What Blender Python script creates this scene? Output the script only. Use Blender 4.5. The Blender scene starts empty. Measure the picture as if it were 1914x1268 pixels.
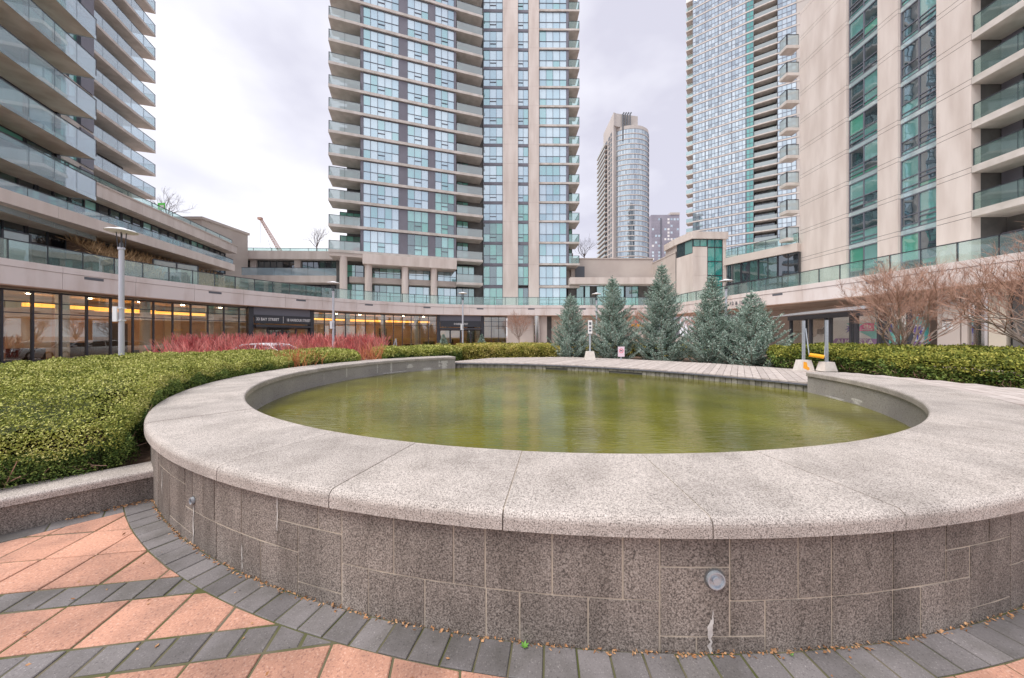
import bpy, math, random
import numpy as np
from mathutils import Vector, Matrix
random.seed(7); RNG = np.random.default_rng(11)
S = bpy.context.scene
COL = S.collection
R = math.radians
pi = math.pi

# ------------------------------------------------------------------ camera
F_PX, HZ, EYE = 620.0, 628.0, 1.6          # focal length and horizon in photograph pixels, eye height
cam = bpy.data.cameras.new('camera'); camo = bpy.data.objects.new('camera', cam); COL.objects.link(camo)
cam.sensor_width = 36; cam.lens = F_PX/1914*36; cam.shift_y = -6/1914
cam.clip_start = .05; cam.clip_end = 2000
camo.location = (0, 0, EYE); camo.rotation_euler = (R(90), 0, 0)
S.camera = camo

# ------------------------------------------------------------------ sky, sun, exposure
SUN_EL, SUN_AZ = R(60), R(238)             # high sun behind the camera, veiled by cloud
W = bpy.data.worlds.new('World'); S.world = W; W.use_nodes = True
nt = W.node_tree; nt.nodes.clear()
def N(nt, t, **k):
    n = nt.nodes.new(t)
    for a, v in k.items(): setattr(n, a, v)
    return n
wo = N(nt, 'ShaderNodeOutputWorld'); bg = N(nt, 'ShaderNodeBackground'); bg.inputs[1].default_value = 1.0
sky = N(nt, 'ShaderNodeTexSky', sky_type='NISHITA', sun_disc=False, sun_elevation=SUN_EL, sun_rotation=SUN_AZ)
skm = N(nt, 'ShaderNodeMix', data_type='RGBA', blend_type='MULTIPLY'); skm.inputs[0].default_value = 1
skm.inputs[7].default_value = (.1, .1, .1, 1)
tc = N(nt, 'ShaderNodeTexCoord'); mp = N(nt, 'ShaderNodeMapping'); mp.inputs['Scale'].default_value = (1, 1, 1.9)
mp.inputs['Location'].default_value = (.35, .1, .3)
nz = N(nt, 'ShaderNodeTexNoise'); nz.inputs['Scale'].default_value = 1.7; nz.inputs['Detail'].default_value = 5; nz.inputs['Roughness'].default_value = .52
rp = N(nt, 'ShaderNodeValToRGB'); e = rp.color_ramp.elements
e[0].position = .38; e[0].color = (.375, .368, .425, 1); e[1].position = .66; e[1].color = (.595, .59, .62, 1)
mx = N(nt, 'ShaderNodeMix', data_type='RGBA'); mx.inputs[0].default_value = .93
L = nt.links.new
L(tc.outputs['Generated'], mp.inputs[0]); L(mp.outputs[0], nz.inputs['Vector']); L(nz.outputs[0], rp.inputs[0])
L(sky.outputs[0], skm.inputs[6]); L(skm.outputs[2], mx.inputs[6]); L(rp.outputs[0], mx.inputs[7])
L(mx.outputs[2], bg.inputs[0]); L(bg.outputs[0], wo.inputs[0])
sun = bpy.data.lights.new('sun', 'SUN'); sun.energy = 1.6; sun.angle = R(40); sun.color = (1, .96, .9)
suno = bpy.data.objects.new('sun', sun); COL.objects.link(suno)
_d = Vector((math.sin(SUN_AZ)*math.cos(SUN_EL), math.cos(SUN_AZ)*math.cos(SUN_EL), math.sin(SUN_EL)))
suno.rotation_euler = _d.to_track_quat('Z', 'Y').to_euler(); suno.location = (0, -20, 40)
S.view_settings.view_transform = 'Standard'; S.view_settings.look = 'None'; S.view_settings.gamma = 1
S.view_settings.exposure = 1.05
S.render.engine = 'CYCLES'
S.cycles.max_bounces = 8; S.cycles.transparent_max_bounces = 16; S.cycles.glossy_bounces = 4

# ------------------------------------------------------------------ materials
MATS = {}
def newmat(name):
    m = bpy.data.materials.new(name); m.use_nodes = True; MATS[name] = m
    b = m.node_tree.nodes['Principled BSDF']; return m, m.node_tree, b
def mat(name, c1, c2=None, scale=4., detail=4., rough=.7, bump=0., bscale=None, metal=0., spec=.5, c3=None, lo=.35, hi=.65, vary=0., emit=0, aniso=None):
    """noise between c1 and c2 on world position, optional specks c3, bump and small per-piece variation"""
    m, nt, b = newmat(name)
    L = nt.links.new
    b.inputs['Roughness'].default_value = rough; b.inputs['Metallic'].default_value = metal
    b.inputs['Specular IOR Level'].default_value = spec
    g = N(nt, 'ShaderNodeNewGeometry')
    vec = g.outputs['Position']
    if aniso:
        mpn = N(nt, 'ShaderNodeMapping'); mpn.inputs['Scale'].default_value = aniso; L(vec, mpn.inputs[0]); vec = mpn.outputs[0]
    col = None
    if c2 is not None:
        n = N(nt, 'ShaderNodeTexNoise'); n.inputs['Scale'].default_value = scale; n.inputs['Detail'].default_value = detail
        L(vec, n.inputs['Vector'])
        r = N(nt, 'ShaderNodeValToRGB'); e = r.color_ramp.elements
        e[0].position = lo; e[0].color = (*c1, 1); e[1].position = hi; e[1].color = (*c2, 1)
        if c3 is not None:
            k = e.new(hi+.1); k.color = (*c3, 1)
        L(n.outputs[0], r.inputs[0]); col = r.outputs[0]
    if vary:
        oi = N(nt, 'ShaderNodeObjectInfo'); mr = N(nt, 'ShaderNodeMapRange')
        mr.inputs[3].default_value = 1-vary; mr.inputs[4].default_value = 1+vary
        ad = N(nt, 'ShaderNodeMath', operation='ADD'); fr = N(nt, 'ShaderNodeMath', operation='FRACT')
        L(oi.outputs['Random'], ad.inputs[0]); L(g.outputs['Random Per Island'], ad.inputs[1]); L(ad.outputs[0], fr.inputs[0])
        L(fr.outputs[0], mr.inputs[0])
        mu = N(nt, 'ShaderNodeMix', data_type='RGBA', blend_type='MULTIPLY'); mu.inputs[0].default_value = 1
        if col: L(col, mu.inputs[6])
        else: mu.inputs[6].default_value = (*c1, 1)
        L(mr.outputs[0], mu.inputs[7]); col = mu.outputs[2]
    if col: L(col, b.inputs['Base Color'])
    else: b.inputs['Base Color'].default_value = (*c1, 1)
    if bump:
        n2 = N(nt, 'ShaderNodeTexNoise'); n2.inputs['Scale'].default_value = bscale or scale*3; n2.inputs['Detail'].default_value = 4
        L(g.outputs['Position'], n2.inputs['Vector'])
        bp = N(nt, 'ShaderNodeBump'); bp.inputs['Strength'].default_value = bump; bp.inputs['Distance'].default_value = .01
        L(n2.outputs[0], bp.inputs['Height']); L(bp.outputs[0], b.inputs['Normal'])
    if emit:
        b.inputs['Emission Color'].default_value = (*c1, 1); b.inputs['Emission Strength'].default_value = emit
    return m
def speckled(name, base, dark, light, scale, rough=.6, big=None, bump=.25, lo=.40, hi=.60, vary=.06, stain=None, sscale=(1, 1, 1)):
    """granite: fine dark and light grains over a slow tone change"""
    m, nt, b = newmat(name); L = nt.links.new
    b.inputs['Roughness'].default_value = rough
    g = N(nt, 'ShaderNodeNewGeometry')
    n = N(nt, 'ShaderNodeTexNoise'); n.inputs['Scale'].default_value = scale; n.inputs['Detail'].default_value = 2.5; n.inputs['Roughness'].default_value = .7
    L(g.outputs['Position'], n.inputs['Vector'])
    r = N(nt, 'ShaderNodeValToRGB'); e = r.color_ramp.elements
    e[0].position = lo-.06; e[0].color = (*dark, 1); e[1].position = hi+.06; e[1].color = (*light, 1)
    k = e.new(lo+.03); k.color = (*base, 1); k = e.new(hi-.03); k.color = (*base, 1)
    L(n.outputs[0], r.inputs[0])
    n2 = N(nt, 'ShaderNodeTexNoise'); n2.inputs['Scale'].default_value = 1.3; n2.inputs['Detail'].default_value = 5
    L(g.outputs['Position'], n2.inputs['Vector'])
    r2 = N(nt, 'ShaderNodeValToRGB'); e = r2.color_ramp.elements
    e[0].position = .3; e[0].color = (*(big or (.82, .80, .80)), 1); e[1].position = .7; e[1].color = (1.08, 1.06, 1.05, 1)
    L(n2.outputs[0], r2.inputs[0])
    mu = N(nt, 'ShaderNodeMix', data_type='RGBA', blend_type='MULTIPLY'); mu.inputs[0].default_value = 1
    L(r.outputs[0], mu.inputs[6]); L(r2.outputs[0], mu.inputs[7])
    if stain:                                     # water marks and grime with shapes of their own
        mp3 = N(nt, 'ShaderNodeMapping'); mp3.inputs['Scale'].default_value = sscale; L(g.outputs['Position'], mp3.inputs[0])
        n3 = N(nt, 'ShaderNodeTexNoise'); n3.inputs['Scale'].default_value = 2.6; n3.inputs['Detail'].default_value = 7; n3.inputs['Roughness'].default_value = .62; L(mp3.outputs[0], n3.inputs['Vector'])
        r3 = N(nt, 'ShaderNodeValToRGB'); e = r3.color_ramp.elements; e[0].position = .36; e[0].color = (*stain, 1); e[1].position = .56; e[1].color = (1, 1, 1, 1); L(n3.outputs[0], r3.inputs[0])
        m3 = N(nt, 'ShaderNodeMix', data_type='RGBA', blend_type='MULTIPLY'); m3.inputs[0].default_value = 1; L(mu.outputs[2], m3.inputs[6]); L(r3.outputs[0], m3.inputs[7]); mu = m3
    oi = N(nt, 'ShaderNodeObjectInfo'); mr = N(nt, 'ShaderNodeMapRange'); mr.inputs[3].default_value = 1-vary; mr.inputs[4].default_value = 1+vary
    L(oi.outputs['Random'], mr.inputs[0])
    m2 = N(nt, 'ShaderNodeMix', data_type='RGBA', blend_type='MULTIPLY'); m2.inputs[0].default_value = 1
    L(mu.outputs[2], m2.inputs[6]); L(mr.outputs[0], m2.inputs[7]); L(m2.outputs[2], b.inputs['Base Color'])
    bp = N(nt, 'ShaderNodeBump'); bp.inputs['Strength'].default_value = bump; bp.inputs['Distance'].default_value = .004
    L(n.outputs[0], bp.inputs['Height']); L(bp.outputs[0], b.inputs['Normal'])
    return m
def window_glass(name, stops, refl=.35, tint=(.86, .95, 1.)):
    """opaque building pane: curtain or room tone behind (varies from pane to pane) under a mirror-like coating"""
    m, nt, b = newmat(name); L = nt.links.new; nt.nodes.remove(b)
    out = nt.nodes['Material Output']
    oi = N(nt, 'ShaderNodeObjectInfo'); g = N(nt, 'ShaderNodeNewGeometry')
    ad = N(nt, 'ShaderNodeMath', operation='ADD'); fr = N(nt, 'ShaderNodeMath', operation='FRACT')
    L(oi.outputs['Random'], ad.inputs[0]); L(g.outputs['Random Per Island'], ad.inputs[1]); L(ad.outputs[0], fr.inputs[0])
    r = N(nt, 'ShaderNodeValToRGB'); r.color_ramp.interpolation = 'CONSTANT'; e = r.color_ramp.elements
    while len(e) < len(stops): e.new(.5)
    for k, (p, c) in enumerate(stops): e[k].position = p; e[k].color = (*c, 1)
    L(fr.outputs[0], r.inputs[0])
    df = N(nt, 'ShaderNodeBsdfDiffuse'); L(r.outputs[0], df.inputs[0])
    gl = N(nt, 'ShaderNodeBsdfGlossy'); gl.inputs['Roughness'].default_value = .015; gl.inputs[0].default_value = (*tint, 1)
    fn = N(nt, 'ShaderNodeFresnel'); fn.inputs[0].default_value = 1.6
    mr = N(nt, 'ShaderNodeMapRange'); mr.inputs[1].default_value = 0; mr.inputs[2].default_value = 1; mr.inputs[3].default_value = refl; mr.inputs[4].default_value = 1
    L(fn.outputs[0], mr.inputs[0])
    # slight waviness of the panes
    n = N(nt, 'ShaderNodeTexNoise'); n.inputs['Scale'].default_value = .9; n.inputs['Detail'].default_value = 1
    L(g.outputs['Position'], n.inputs['Vector']); bp = N(nt, 'ShaderNodeBump'); bp.inputs['Strength'].default_value = .06; bp.inputs['Distance'].default_value = .1
    L(n.outputs[0], bp.inputs['Height']); L(bp.outputs[0], gl.inputs['Normal'])
    mx = N(nt, 'ShaderNodeMixShader'); L(mr.outputs[0], mx.inputs[0]); L(df.outputs[0], mx.inputs[1]); L(gl.outputs[0], mx.inputs[2])
    L(mx.outputs[0], out.inputs[0]); return m
def clear_glass(name, tint, refl=.08, frost_sheen=0., frost_sheen_col=(.6, .75, .75)):
    """see-through pane: tinted transparency + fresnel reflection (+ a diffuse share for frosting and painted sky sheen)"""
    m, nt, b = newmat(name); L = nt.links.new; nt.nodes.remove(b); out = nt.nodes['Material Output']
    tr = N(nt, 'ShaderNodeBsdfTransparent'); tr.inputs[0].default_value = (*[c**.5 for c in tint], 1)
    last = tr.outputs[0]
    if frost_sheen:
        df = N(nt, 'ShaderNodeBsdfDiffuse'); df.inputs[0].default_value = (*frost_sheen_col, 1)
        m0 = N(nt, 'ShaderNodeMixShader'); m0.inputs[0].default_value = frost_sheen; L(last, m0.inputs[1]); L(df.outputs[0], m0.inputs[2]); last = m0.outputs[0]
    gl = N(nt, 'ShaderNodeBsdfGlossy'); gl.inputs['Roughness'].default_value = .01; gl.inputs[0].default_value = (.95, 1, 1, 1)
    fn = N(nt, 'ShaderNodeFresnel'); gg = N(nt, 'ShaderNodeNewGeometry'); io = N(nt, 'ShaderNodeMapRange')   # same reflectance on both faces of the pane
    io.inputs[3].default_value = 1.45; io.inputs[4].default_value = 1/1.45; L(gg.outputs['Backfacing'], io.inputs[0]); L(io.outputs[0], fn.inputs[0])
    mr = N(nt, 'ShaderNodeMapRange'); mr.inputs[3].default_value = refl; mr.inputs[4].default_value = .95
    L(fn.outputs[0], mr.inputs[0])
    mx = N(nt, 'ShaderNodeMixShader'); L(mr.outputs[0], mx.inputs[0]); L(last, mx.inputs[1]); L(gl.outputs[0], mx.inputs[2])
    L(mx.outputs[0], out.inputs[0]); return m
def leafmat(name, c1, c2, c3, scale=1.2, rough=.65, trans=.25):
    """foliage: tone drifts slowly over the plant and varies leaf by leaf"""
    m, nt, b = newmat(name); L = nt.links.new
    b.inputs['Roughness'].default_value = rough; b.inputs['Specular IOR Level'].default_value = .25
    g = N(nt, 'ShaderNodeNewGeometry')
    n = N(nt, 'ShaderNodeTexNoise'); n.inputs['Scale'].default_value = scale; n.inputs['Detail'].default_value = 4
    L(g.outputs['Position'], n.inputs['Vector'])
    ad = N(nt, 'ShaderNodeMath', operation='MULTIPLY_ADD'); ad.inputs[1].default_value = .62; L(g.outputs['Random Per Island'], ad.inputs[0])
    sb = N(nt, 'ShaderNodeMath', operation='SUBTRACT'); sb.inputs[1].default_value = .31; L(n.outputs[0], sb.inputs[0]); L(sb.outputs[0], ad.inputs[2])
    r = N(nt, 'ShaderNodeValToRGB'); e = r.color_ramp.elements
    e[0].position = .25; e[0].color = (*c1, 1); e[1].position = .8; e[1].color = (*c3, 1); k = e.new(.52); k.color = (*c2, 1)
    L(ad.outputs[0], r.inputs[0]); L(r.outputs[0], b.inputs['Base Color'])
    return m

M = dict(
  granite=speckled('granite_coping', (.47, .425, .39), (.165, .147, .137), (.64, .59, .55), 150, rough=.65, lo=.45, hi=.55, big=(.86, .85, .85), stain=(.83, .82, .81)),
  granite_in=speckled('granite_inner_face', (.36, .34, .325), (.2, .19, .18), (.46, .44, .42), 40, rough=.7),
  granite_wall=speckled('granite_wall_stone', (.235, .205, .18), (.085, .073, .066), (.385, .345, .31), 115, rough=.75, lo=.45, hi=.55, vary=.14, stain=(.66, .65, .64), sscale=(1.6, 1.6, .35)),
  grout=mat('mortar_joint', (.56, .48, .385), (.46, .40, .33), 6, rough=.9),
  salmon=speckled('salmon_paver', (.56, .295, .205), (.34, .18, .14), (.68, .42, .32), 80, rough=.85, big=(.74, .74, .76), lo=.41, hi=.60, vary=.13, stain=(.72, .74, .76)),
  charcoal=speckled('charcoal_paver', (.185, .173, .175), (.11, .10, .105), (.33, .31, .31), 110, rough=.85, lo=.38, hi=.64, vary=.2, stain=(.70, .70, .66)),
  moss=mat('mossy_joint', (.075, .085, .022), (.15, .13, .09), 4, rough=1),
  white_deposit=mat('mineral_deposit', (.62, .60, .57), (.45, .42, .40), 25, rough=.9),
  asphalt=mat('driveway_pavers', (.34, .26, .23), (.42, .33, .29), 1.5, rough=.9),
  mulch=mat('bark_mulch', (.10, .06, .04), (.20, .13, .09), 18, rough=1, bump=.8, bscale=40),
  concrete=mat('precast_concrete', (.60, .52, .475), (.73, .655, .61), 1.1, detail=6, aniso=(1, 1, .18), rough=.85, bump=.05, bscale=20),
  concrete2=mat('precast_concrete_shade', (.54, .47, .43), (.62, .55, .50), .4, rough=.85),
  fascia=mat('podium_fascia_stain', (.62, .53, .49), (.76, .69, .665), 1.1, detail=6, rough=.8, aniso=(1, 1, .25), lo=.3, hi=.55),
  soffit=mat('soffit_concrete', (.56, .46, .38), (.76, .67, .58), .9, rough=.9),
  slab=mat('slab_edge', (.52, .48, .44), (.67, .62, .585), 1.2, detail=6, rough=.85),
  warmsoffit=mat('podium_soffit', (.50, .34, .25), (.55, .38, .29), 1, rough=.9),
  frame=mat('dark_aluminium', (.055, .058, .07), rough=.45, metal=.3),
  framegrey=mat('grey_aluminium', (.16, .165, .20), rough=.5, metal=.2),
  panelgrey=mat('grey_spandrel', (.17, .165, .20), (.20, .195, .235), .6, rough=.5),
  darkwall=mat('dark_recess', (.10, .10, .098), (.15, .145, .14), 1, rough=.9),
  lampgrey=mat('lamp_paint', (.55, .56, .62), rough=.4, metal=.2),
  lampwhite=mat('lamp_disc', (.78, .78, .80), rough=.5),
  galv=mat('galvanised_steel', (.42, .46, .52), (.52, .56, .60), 30, rough=.45, metal=.5),
  steel=mat('stainless_steel', (.62, .60, .58), rough=.16, metal=1),
  concblock=mat('concrete_block', (.62, .57, .52), (.70, .66, .61), 8, rough=.9, bump=.3, bscale=30),
  yellow=mat('yellow_plastic', (.9, .42, .01), rough=.4),
  orangepaint=mat('orange_paint', (.85, .36, .02), rough=.6),
  white=mat('white_paint', (.82, .82, .83), rough=.35),
  carwhite=mat('car_white', (.80, .81, .83), rough=.12, spec=.8),
  carglass=mat('car_glass', (.03, .035, .04), rough=.04, spec=1.),
  tyre=mat('tyre_rubber', (.02, .02, .02), rough=.8),
  rim=mat('wheel_rim', (.4, .4, .42), rough=.3, metal=.9),
  red=mat('red_lens', (.75, .02, .02), rough=.25),
  teal=mat('teal_graphic', (.08, .56, .55), (.16, .66, .64), 3, rough=.3),
  purple=mat('purple_graphic', (.26, .08, .40), rough=.3),
  palm=mat('blue_palm_graphic', (.12, .12, .50), rough=.3),
  pink=mat('pink_graphic', (.80, .05, .32), rough=.3),
  signwhite=mat('sign_white', (.80, .79, .78), rough=.5),
  signpink=mat('sign_faded_pink', (.78, .62, .70), rough=.5),
  signred=mat('sign_red', (.75, .10, .16), rough=.5),
  black=mat('black_print', (.02, .02, .02), rough=.6),
  wood=mat('weathered_deck', (.40, .34, .31), (.54, .48, .45), 2.2, detail=6, rough=.85, vary=.10, aniso=(3, 3, 3), bump=.2, bscale=60),
  skirt=mat('deck_skirt_tile', (.17, .16, .135), (.32, .30, .26), 6, rough=.8, vary=.2),
  bark=mat('grey_brown_bark', (.30, .24, .205), (.42, .345, .30), 12, rough=.9),
  twig=mat('brown_twig', (.37, .21, .155), (.48, .30, .225), 5, rough=.9, vary=.25),
  twiggrey=mat('far_twig', (.16, .13, .13), (.22, .18, .17), 5, rough=.9),
  dogwood=mat('red_dogwood_stem', (.50, .08, .08), (.76, .30, .26), 1.3, rough=.6, vary=.45),
  dogorange=mat('orange_dogwood_stem', (.55, .16, .06), (.62, .28, .12), 3, rough=.6, vary=.25),
  drygrass=mat('dry_grass', (.40, .25, .14), (.58, .40, .22), 2, rough=.9, vary=.25),
  yew=leafmat('yew_leaf', (.14, .17, .028), (.40, .42, .085), (.64, .61, .23), 1.6),  # lit copy for the hedge tops, brightness put into the leaf colour
  yewshade=leafmat('yew_shaded_leaf', (.045, .085, .02), (.12, .19, .04), (.27, .33, .08), 1.5),  # shaded copy for the hedge sides, shade put into the leaf colour
  yewgold=leafmat('golden_yew_leaf', (.17, .19, .03), (.45, .41, .09), (.66, .54, .20), 1.2),
  yewright=leafmat('olive_yew_leaf', (.07, .095, .015), (.23, .25, .04), (.40, .37, .08), 1.),
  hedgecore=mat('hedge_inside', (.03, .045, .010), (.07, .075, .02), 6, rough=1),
  spruce=leafmat('blue_spruce_needles', (.10, .17, .13), (.29, .39, .33), (.53, .63, .56), 2.2),
  sprucelow=leafmat('spruce_new_needles', (.10, .15, .10), (.26, .33, .24), (.42, .50, .38), 2.2),
  interior=mat('lobby_wall', (.68, .52, .36), (.50, .35, .22), .35, rough=.8),
  interior2=mat('lobby_pale_wall', (.66, .60, .50), rough=.8),
  lobbyfloor=mat('lobby_floor', (.34, .27, .21), rough=.25),
  furn=mat('dark_furniture', (.035, .03, .03), rough=.6),
  cove=mat('lit_amber_cove', (1., .42, .05), emit=1.0),
  downlight=mat('lit_downlight', (1., .82, .54), emit=24),
  fire=mat('orange_picture', (.02, .015, .015), (.75, .24, .03), 2.2, rough=.3, lo=.5, hi=.68),
  louver=mat('louvre_grey', (.12, .13, .15), rough=.6),
  roofmetal=mat('canopy_metal', (.62, .63, .66), rough=.4, metal=.5),
  urn=mat('urn_dark', (.05, .05, .06), rough=.5),
  farA=mat('far_concrete', (.50, .46, .43), (.56, .52, .49), .1, rough=.9),
  farB=mat('far_grey_cladding', (.27, .26, .32), (.34, .33, .39), .08, rough=.8),
  crane=mat('crane_lattice', (.42, .27, .22), rough=.7),
  green=mat('green_banner', (.15, .75, .12), rough=.6),
  weed=mat('weed_leaf', (.12, .30, .04), rough=.6),
  litter=mat('dry_leaf_litter', (.34, .15, .06), (.50, .30, .16), 30, rough=.9, vary=.3),
)
M['glassB'] = window_glass('tower_window', [(0, (.36, .54, .64)), (.28, (.54, .68, .76)), (.52, (.22, .40, .48)), (.64, (.60, .73, .80)), (.86, (.13, .44, .42))], .46, tint=(.80, .94, 1.))
M['glassgreen'] = window_glass('green_window', [(0, (.12, .46, .36)), (.25, (.26, .60, .54)), (.45, (.05, .11, .11)), (.57, (.30, .64, .60)), (.8, (.09, .28, .23))], .24)
M['glassC'] = window_glass('side_window', [(0, (.04, .07, .08)), (.3, (.13, .32, .30)), (.55, (.20, .40, .38)), (.75, (.03, .05, .06)), (.9, (.10, .36, .26))], .26)
M['glassdark'] = window_glass('dark_window', [(0, (.03, .035, .04)), (.5, (.05, .10, .09)), (.75, (.02, .02, .025))], .16)
M['glassD'] = window_glass('far_tower_window', [(0, (.34, .45, .52)), (.4, (.50, .60, .66)), (.7, (.22, .30, .36)), (.9, (.12, .18, .22))], .45)
M['spandrel'] = window_glass('pale_spandrel', [(0, (.40, .50, .52)), (.5, (.46, .56, .57))], .2)
M['tealglass'] = window_glass('teal_glass', [(0, (.03, .26, .24)), (.5, (.05, .34, .30))], .16)
M['guard'] = clear_glass('guard_glass', (.68, .87, .83), .05, frost_sheen=.10, frost_sheen_col=(.55, .72, .70))
M['guardfrost'] = clear_glass('frosted_guard', (.70, .80, .80), .04, frost_sheen=.4, frost_sheen_col=(.60, .66, .67))
M['guardblue'] = clear_glass('blue_guard_glass', (.70, .86, .95), .17, frost_sheen=.36, frost_sheen_col=(.66, .80, .88))  # pale diffuse share paints reflected sky onto the clear panes
M['shop'] = clear_glass('storefront_glass', (.86, .84, .79), .11)
# water
m, nt_, b_ = newmat('pond_water')
b_.inputs['Base Color'].default_value = (.17, .16, .014, 1); b_.inputs['Roughness'].default_value = .04; b_.inputs['IOR'].default_value = 1.5
g_ = N(nt_, 'ShaderNodeNewGeometry'); mp_ = N(nt_, 'ShaderNodeMapping'); mp_.inputs['Scale'].default_value = (.55, 2.1, 1)
n1 = N(nt_, 'ShaderNodeTexNoise'); n1.inputs['Scale'].default_value = 5.5; n1.inputs['Detail'].default_value = 4; n1.inputs['Distortion'].default_value = .6
bp_ = N(nt_, 'ShaderNodeBump'); bp_.inputs['Strength'].default_value = .2; bp_.inputs['Distance'].default_value = .035
n2 = N(nt_, 'ShaderNodeTexNoise'); n2.inputs['Scale'].default_value = .8; n2.inputs['Detail'].default_value = 3
r_ = N(nt_, 'ShaderNodeValToRGB'); r_.color_ramp.elements[0].position = .35; r_.color_ramp.elements[0].color = (.095, .09, .004, 1); r_.color_ramp.elements[1].position = .68; r_.color_ramp.elements[1].color = (.17, .16, .010, 1)
nt_.links.new(g_.outputs['Position'], mp_.inputs[0]); nt_.links.new(mp_.outputs[0], n1.inputs['Vector']); nt_.links.new(g_.outputs['Position'], n2.inputs['Vector'])
nt_.links.new(n1.outputs[0], bp_.inputs['Height']); nt_.links.new(bp_.outputs[0], b_.inputs['Normal']); nt_.links.new(n2.outputs[0], r_.inputs[0]); nt_.links.new(r_.outputs[0], b_.inputs['Base Color'])
M['water'] = m

# ------------------------------------------------------------------ mesh helpers
class MB:
    def __init__(s): s.v = []; s.f = []; s.mi = []; s.ms = []
    def m(s, mt):
        mt = M[mt] if isinstance(mt, str) else mt
        if mt not in s.ms: s.ms.append(mt)
        return s.ms.index(mt)
    def add(s, vs, fs, mt=None):
        k = len(s.v); s.v += [tuple(p) for p in vs]; i = s.m(mt) if mt else 0
        for f in fs: s.f.append([k+a for a in f]); s.mi.append(i)
        return s
    def box(s, x0, x1, y0, y1, z0, z1, mt=None):
        return s.add([(x0,y0,z0),(x1,y0,z0),(x1,y1,z0),(x0,y1,z0),(x0,y0,z1),(x1,y0,z1),(x1,y1,z1),(x0,y1,z1)],
                     [(0,3,2,1),(4,5,6,7),(0,1,5,4),(1,2,6,5),(2,3,7,6),(3,0,4,7)], mt)
    def prism(s, poly, z0, z1, mt=None):
        n = len(poly)
        if sum(poly[i][0]*poly[(i+1)%n][1]-poly[(i+1)%n][0]*poly[i][1] for i in range(n)) < 0: poly = poly[::-1]
        vs = [(x,y,z0) for x,y in poly]+[(x,y,z1) for x,y in poly]
        return s.add(vs, [list(range(n))[::-1], list(range(n,2*n))]+[(i,(i+1)%n,n+(i+1)%n,n+i) for i in range(n)], mt)
    def frustum(s, cx, cy, z0, z1, w0, d0, w1, d1, mt=None):
        vs = [(cx+a*w0/2, cy+b*d0/2, z0) for a,b in((-1,-1),(1,-1),(1,1),(-1,1))]+[(cx+a*w1/2, cy+b*d1/2, z1) for a,b in((-1,-1),(1,-1),(1,1),(-1,1))]
        return s.add(vs, [(0,3,2,1),(4,5,6,7),(0,1,5,4),(1,2,6,5),(2,3,7,6),(3,0,4,7)], mt)
    def tube(s, pts, rad, n=6, mt=None, cap=True):
        pts = [Vector(p) for p in pts]; rad = rad if hasattr(rad,'__len__') else [rad]*len(pts)
        vs = []; prev = None
        for i, p in enumerate(pts):
            d = (pts[min(i+1,len(pts)-1)]-pts[max(i-1,0)]).normalized()
            a = prev if prev is not None else (Vector((0,0,1)) if abs(d.z) < .9 else Vector((1,0,0)))
            x = (a-d*a.dot(d)).normalized(); y = d.cross(x); prev = x
            vs += [p+(x*math.cos(2*pi*k/n)+y*math.sin(2*pi*k/n))*rad[i] for k in range(n)]
        fs = [(i*n+k, i*n+(k+1)%n, (i+1)*n+(k+1)%n, (i+1)*n+k) for i in range(len(pts)-1) for k in range(n)]
        if cap: fs += [list(range(n))[::-1], [len(vs)-n+k for k in range(n)]]
        return s.add(vs, fs, mt)
    def lathe(s, prof, cx=0, cy=0, n=24, mt=None):
        vs = [(cx+r*math.cos(2*pi*k/n), cy+r*math.sin(2*pi*k/n), z) for r,z in prof for k in range(n)]
        fs = [(i*n+k, i*n+(k+1)%n, (i+1)*n+(k+1)%n, (i+1)*n+k) for i in range(len(prof)-1) for k in range(n)]
        fs += [list(range(n))[::-1], [len(vs)-n+k for k in range(n)]]
        return s.add(vs, fs, mt)
    def mesh(s, name, mt=None, smooth=False):
        me = bpy.data.meshes.new(name); me.from_pydata(s.v, [], s.f)
        ms = s.ms or [M[mt] if isinstance(mt, str) else mt]
        for q in ms: me.materials.append(q)
        if len(ms) > 1: me.polygons.foreach_set('material_index', s.mi)
        if smooth: me.polygons.foreach_set('use_smooth', [True]*len(me.polygons))
        me.update(); return me
    def build(s, name, mt=None, parent=None, smooth=False, loc=None, rz=0):
        return ob(name, s.mesh(name, mt, smooth), parent, loc, rz)
def ob(name, me, parent=None, loc=None, rz=0):
    """mesh in world coordinates (or local to loc, rz); parents are unrotated empties unless a sub-part is placed locally"""
    o = bpy.data.objects.new(name, me); COL.objects.link(o)
    p = Vector(loc) if loc is not None else Vector((0,0,0))
    if parent is not None:
        o.parent = parent; p = p-Vector(WLOC.get(parent.name, (0,0,0)))
    o.location = p; o.rotation_euler = (0,0,rz)
    return o
WLOC = {}
def thing(name, label, cat, loc=(0,0,0), group=None):
    o = bpy.data.objects.new(name, None); COL.objects.link(o); o.location = loc; o.empty_display_size = .2
    WLOC[o.name] = tuple(loc); tag(o, label, cat, group); return o
def tag(o, label, cat, group=None):
    o['label'] = label; o['category'] = cat
    if group: o['group'] = group
    return o
def structure(o): o['kind'] = 'structure'; return o
def stuff(o): o['kind'] = 'stuff'; return o
def sub(name, me, parent, loc=(0,0,0), rz=0):
    """part placed in its parent's own local frame"""
    o = bpy.data.objects.new(name, me); COL.objects.link(o); o.parent = parent; o.location = loc; o.rotation_euler = (0,0,rz); return o
CACHE = {}
def cached(key, fn):
    if key not in CACHE: CACHE[key] = fn()
    return CACHE[key]
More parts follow.
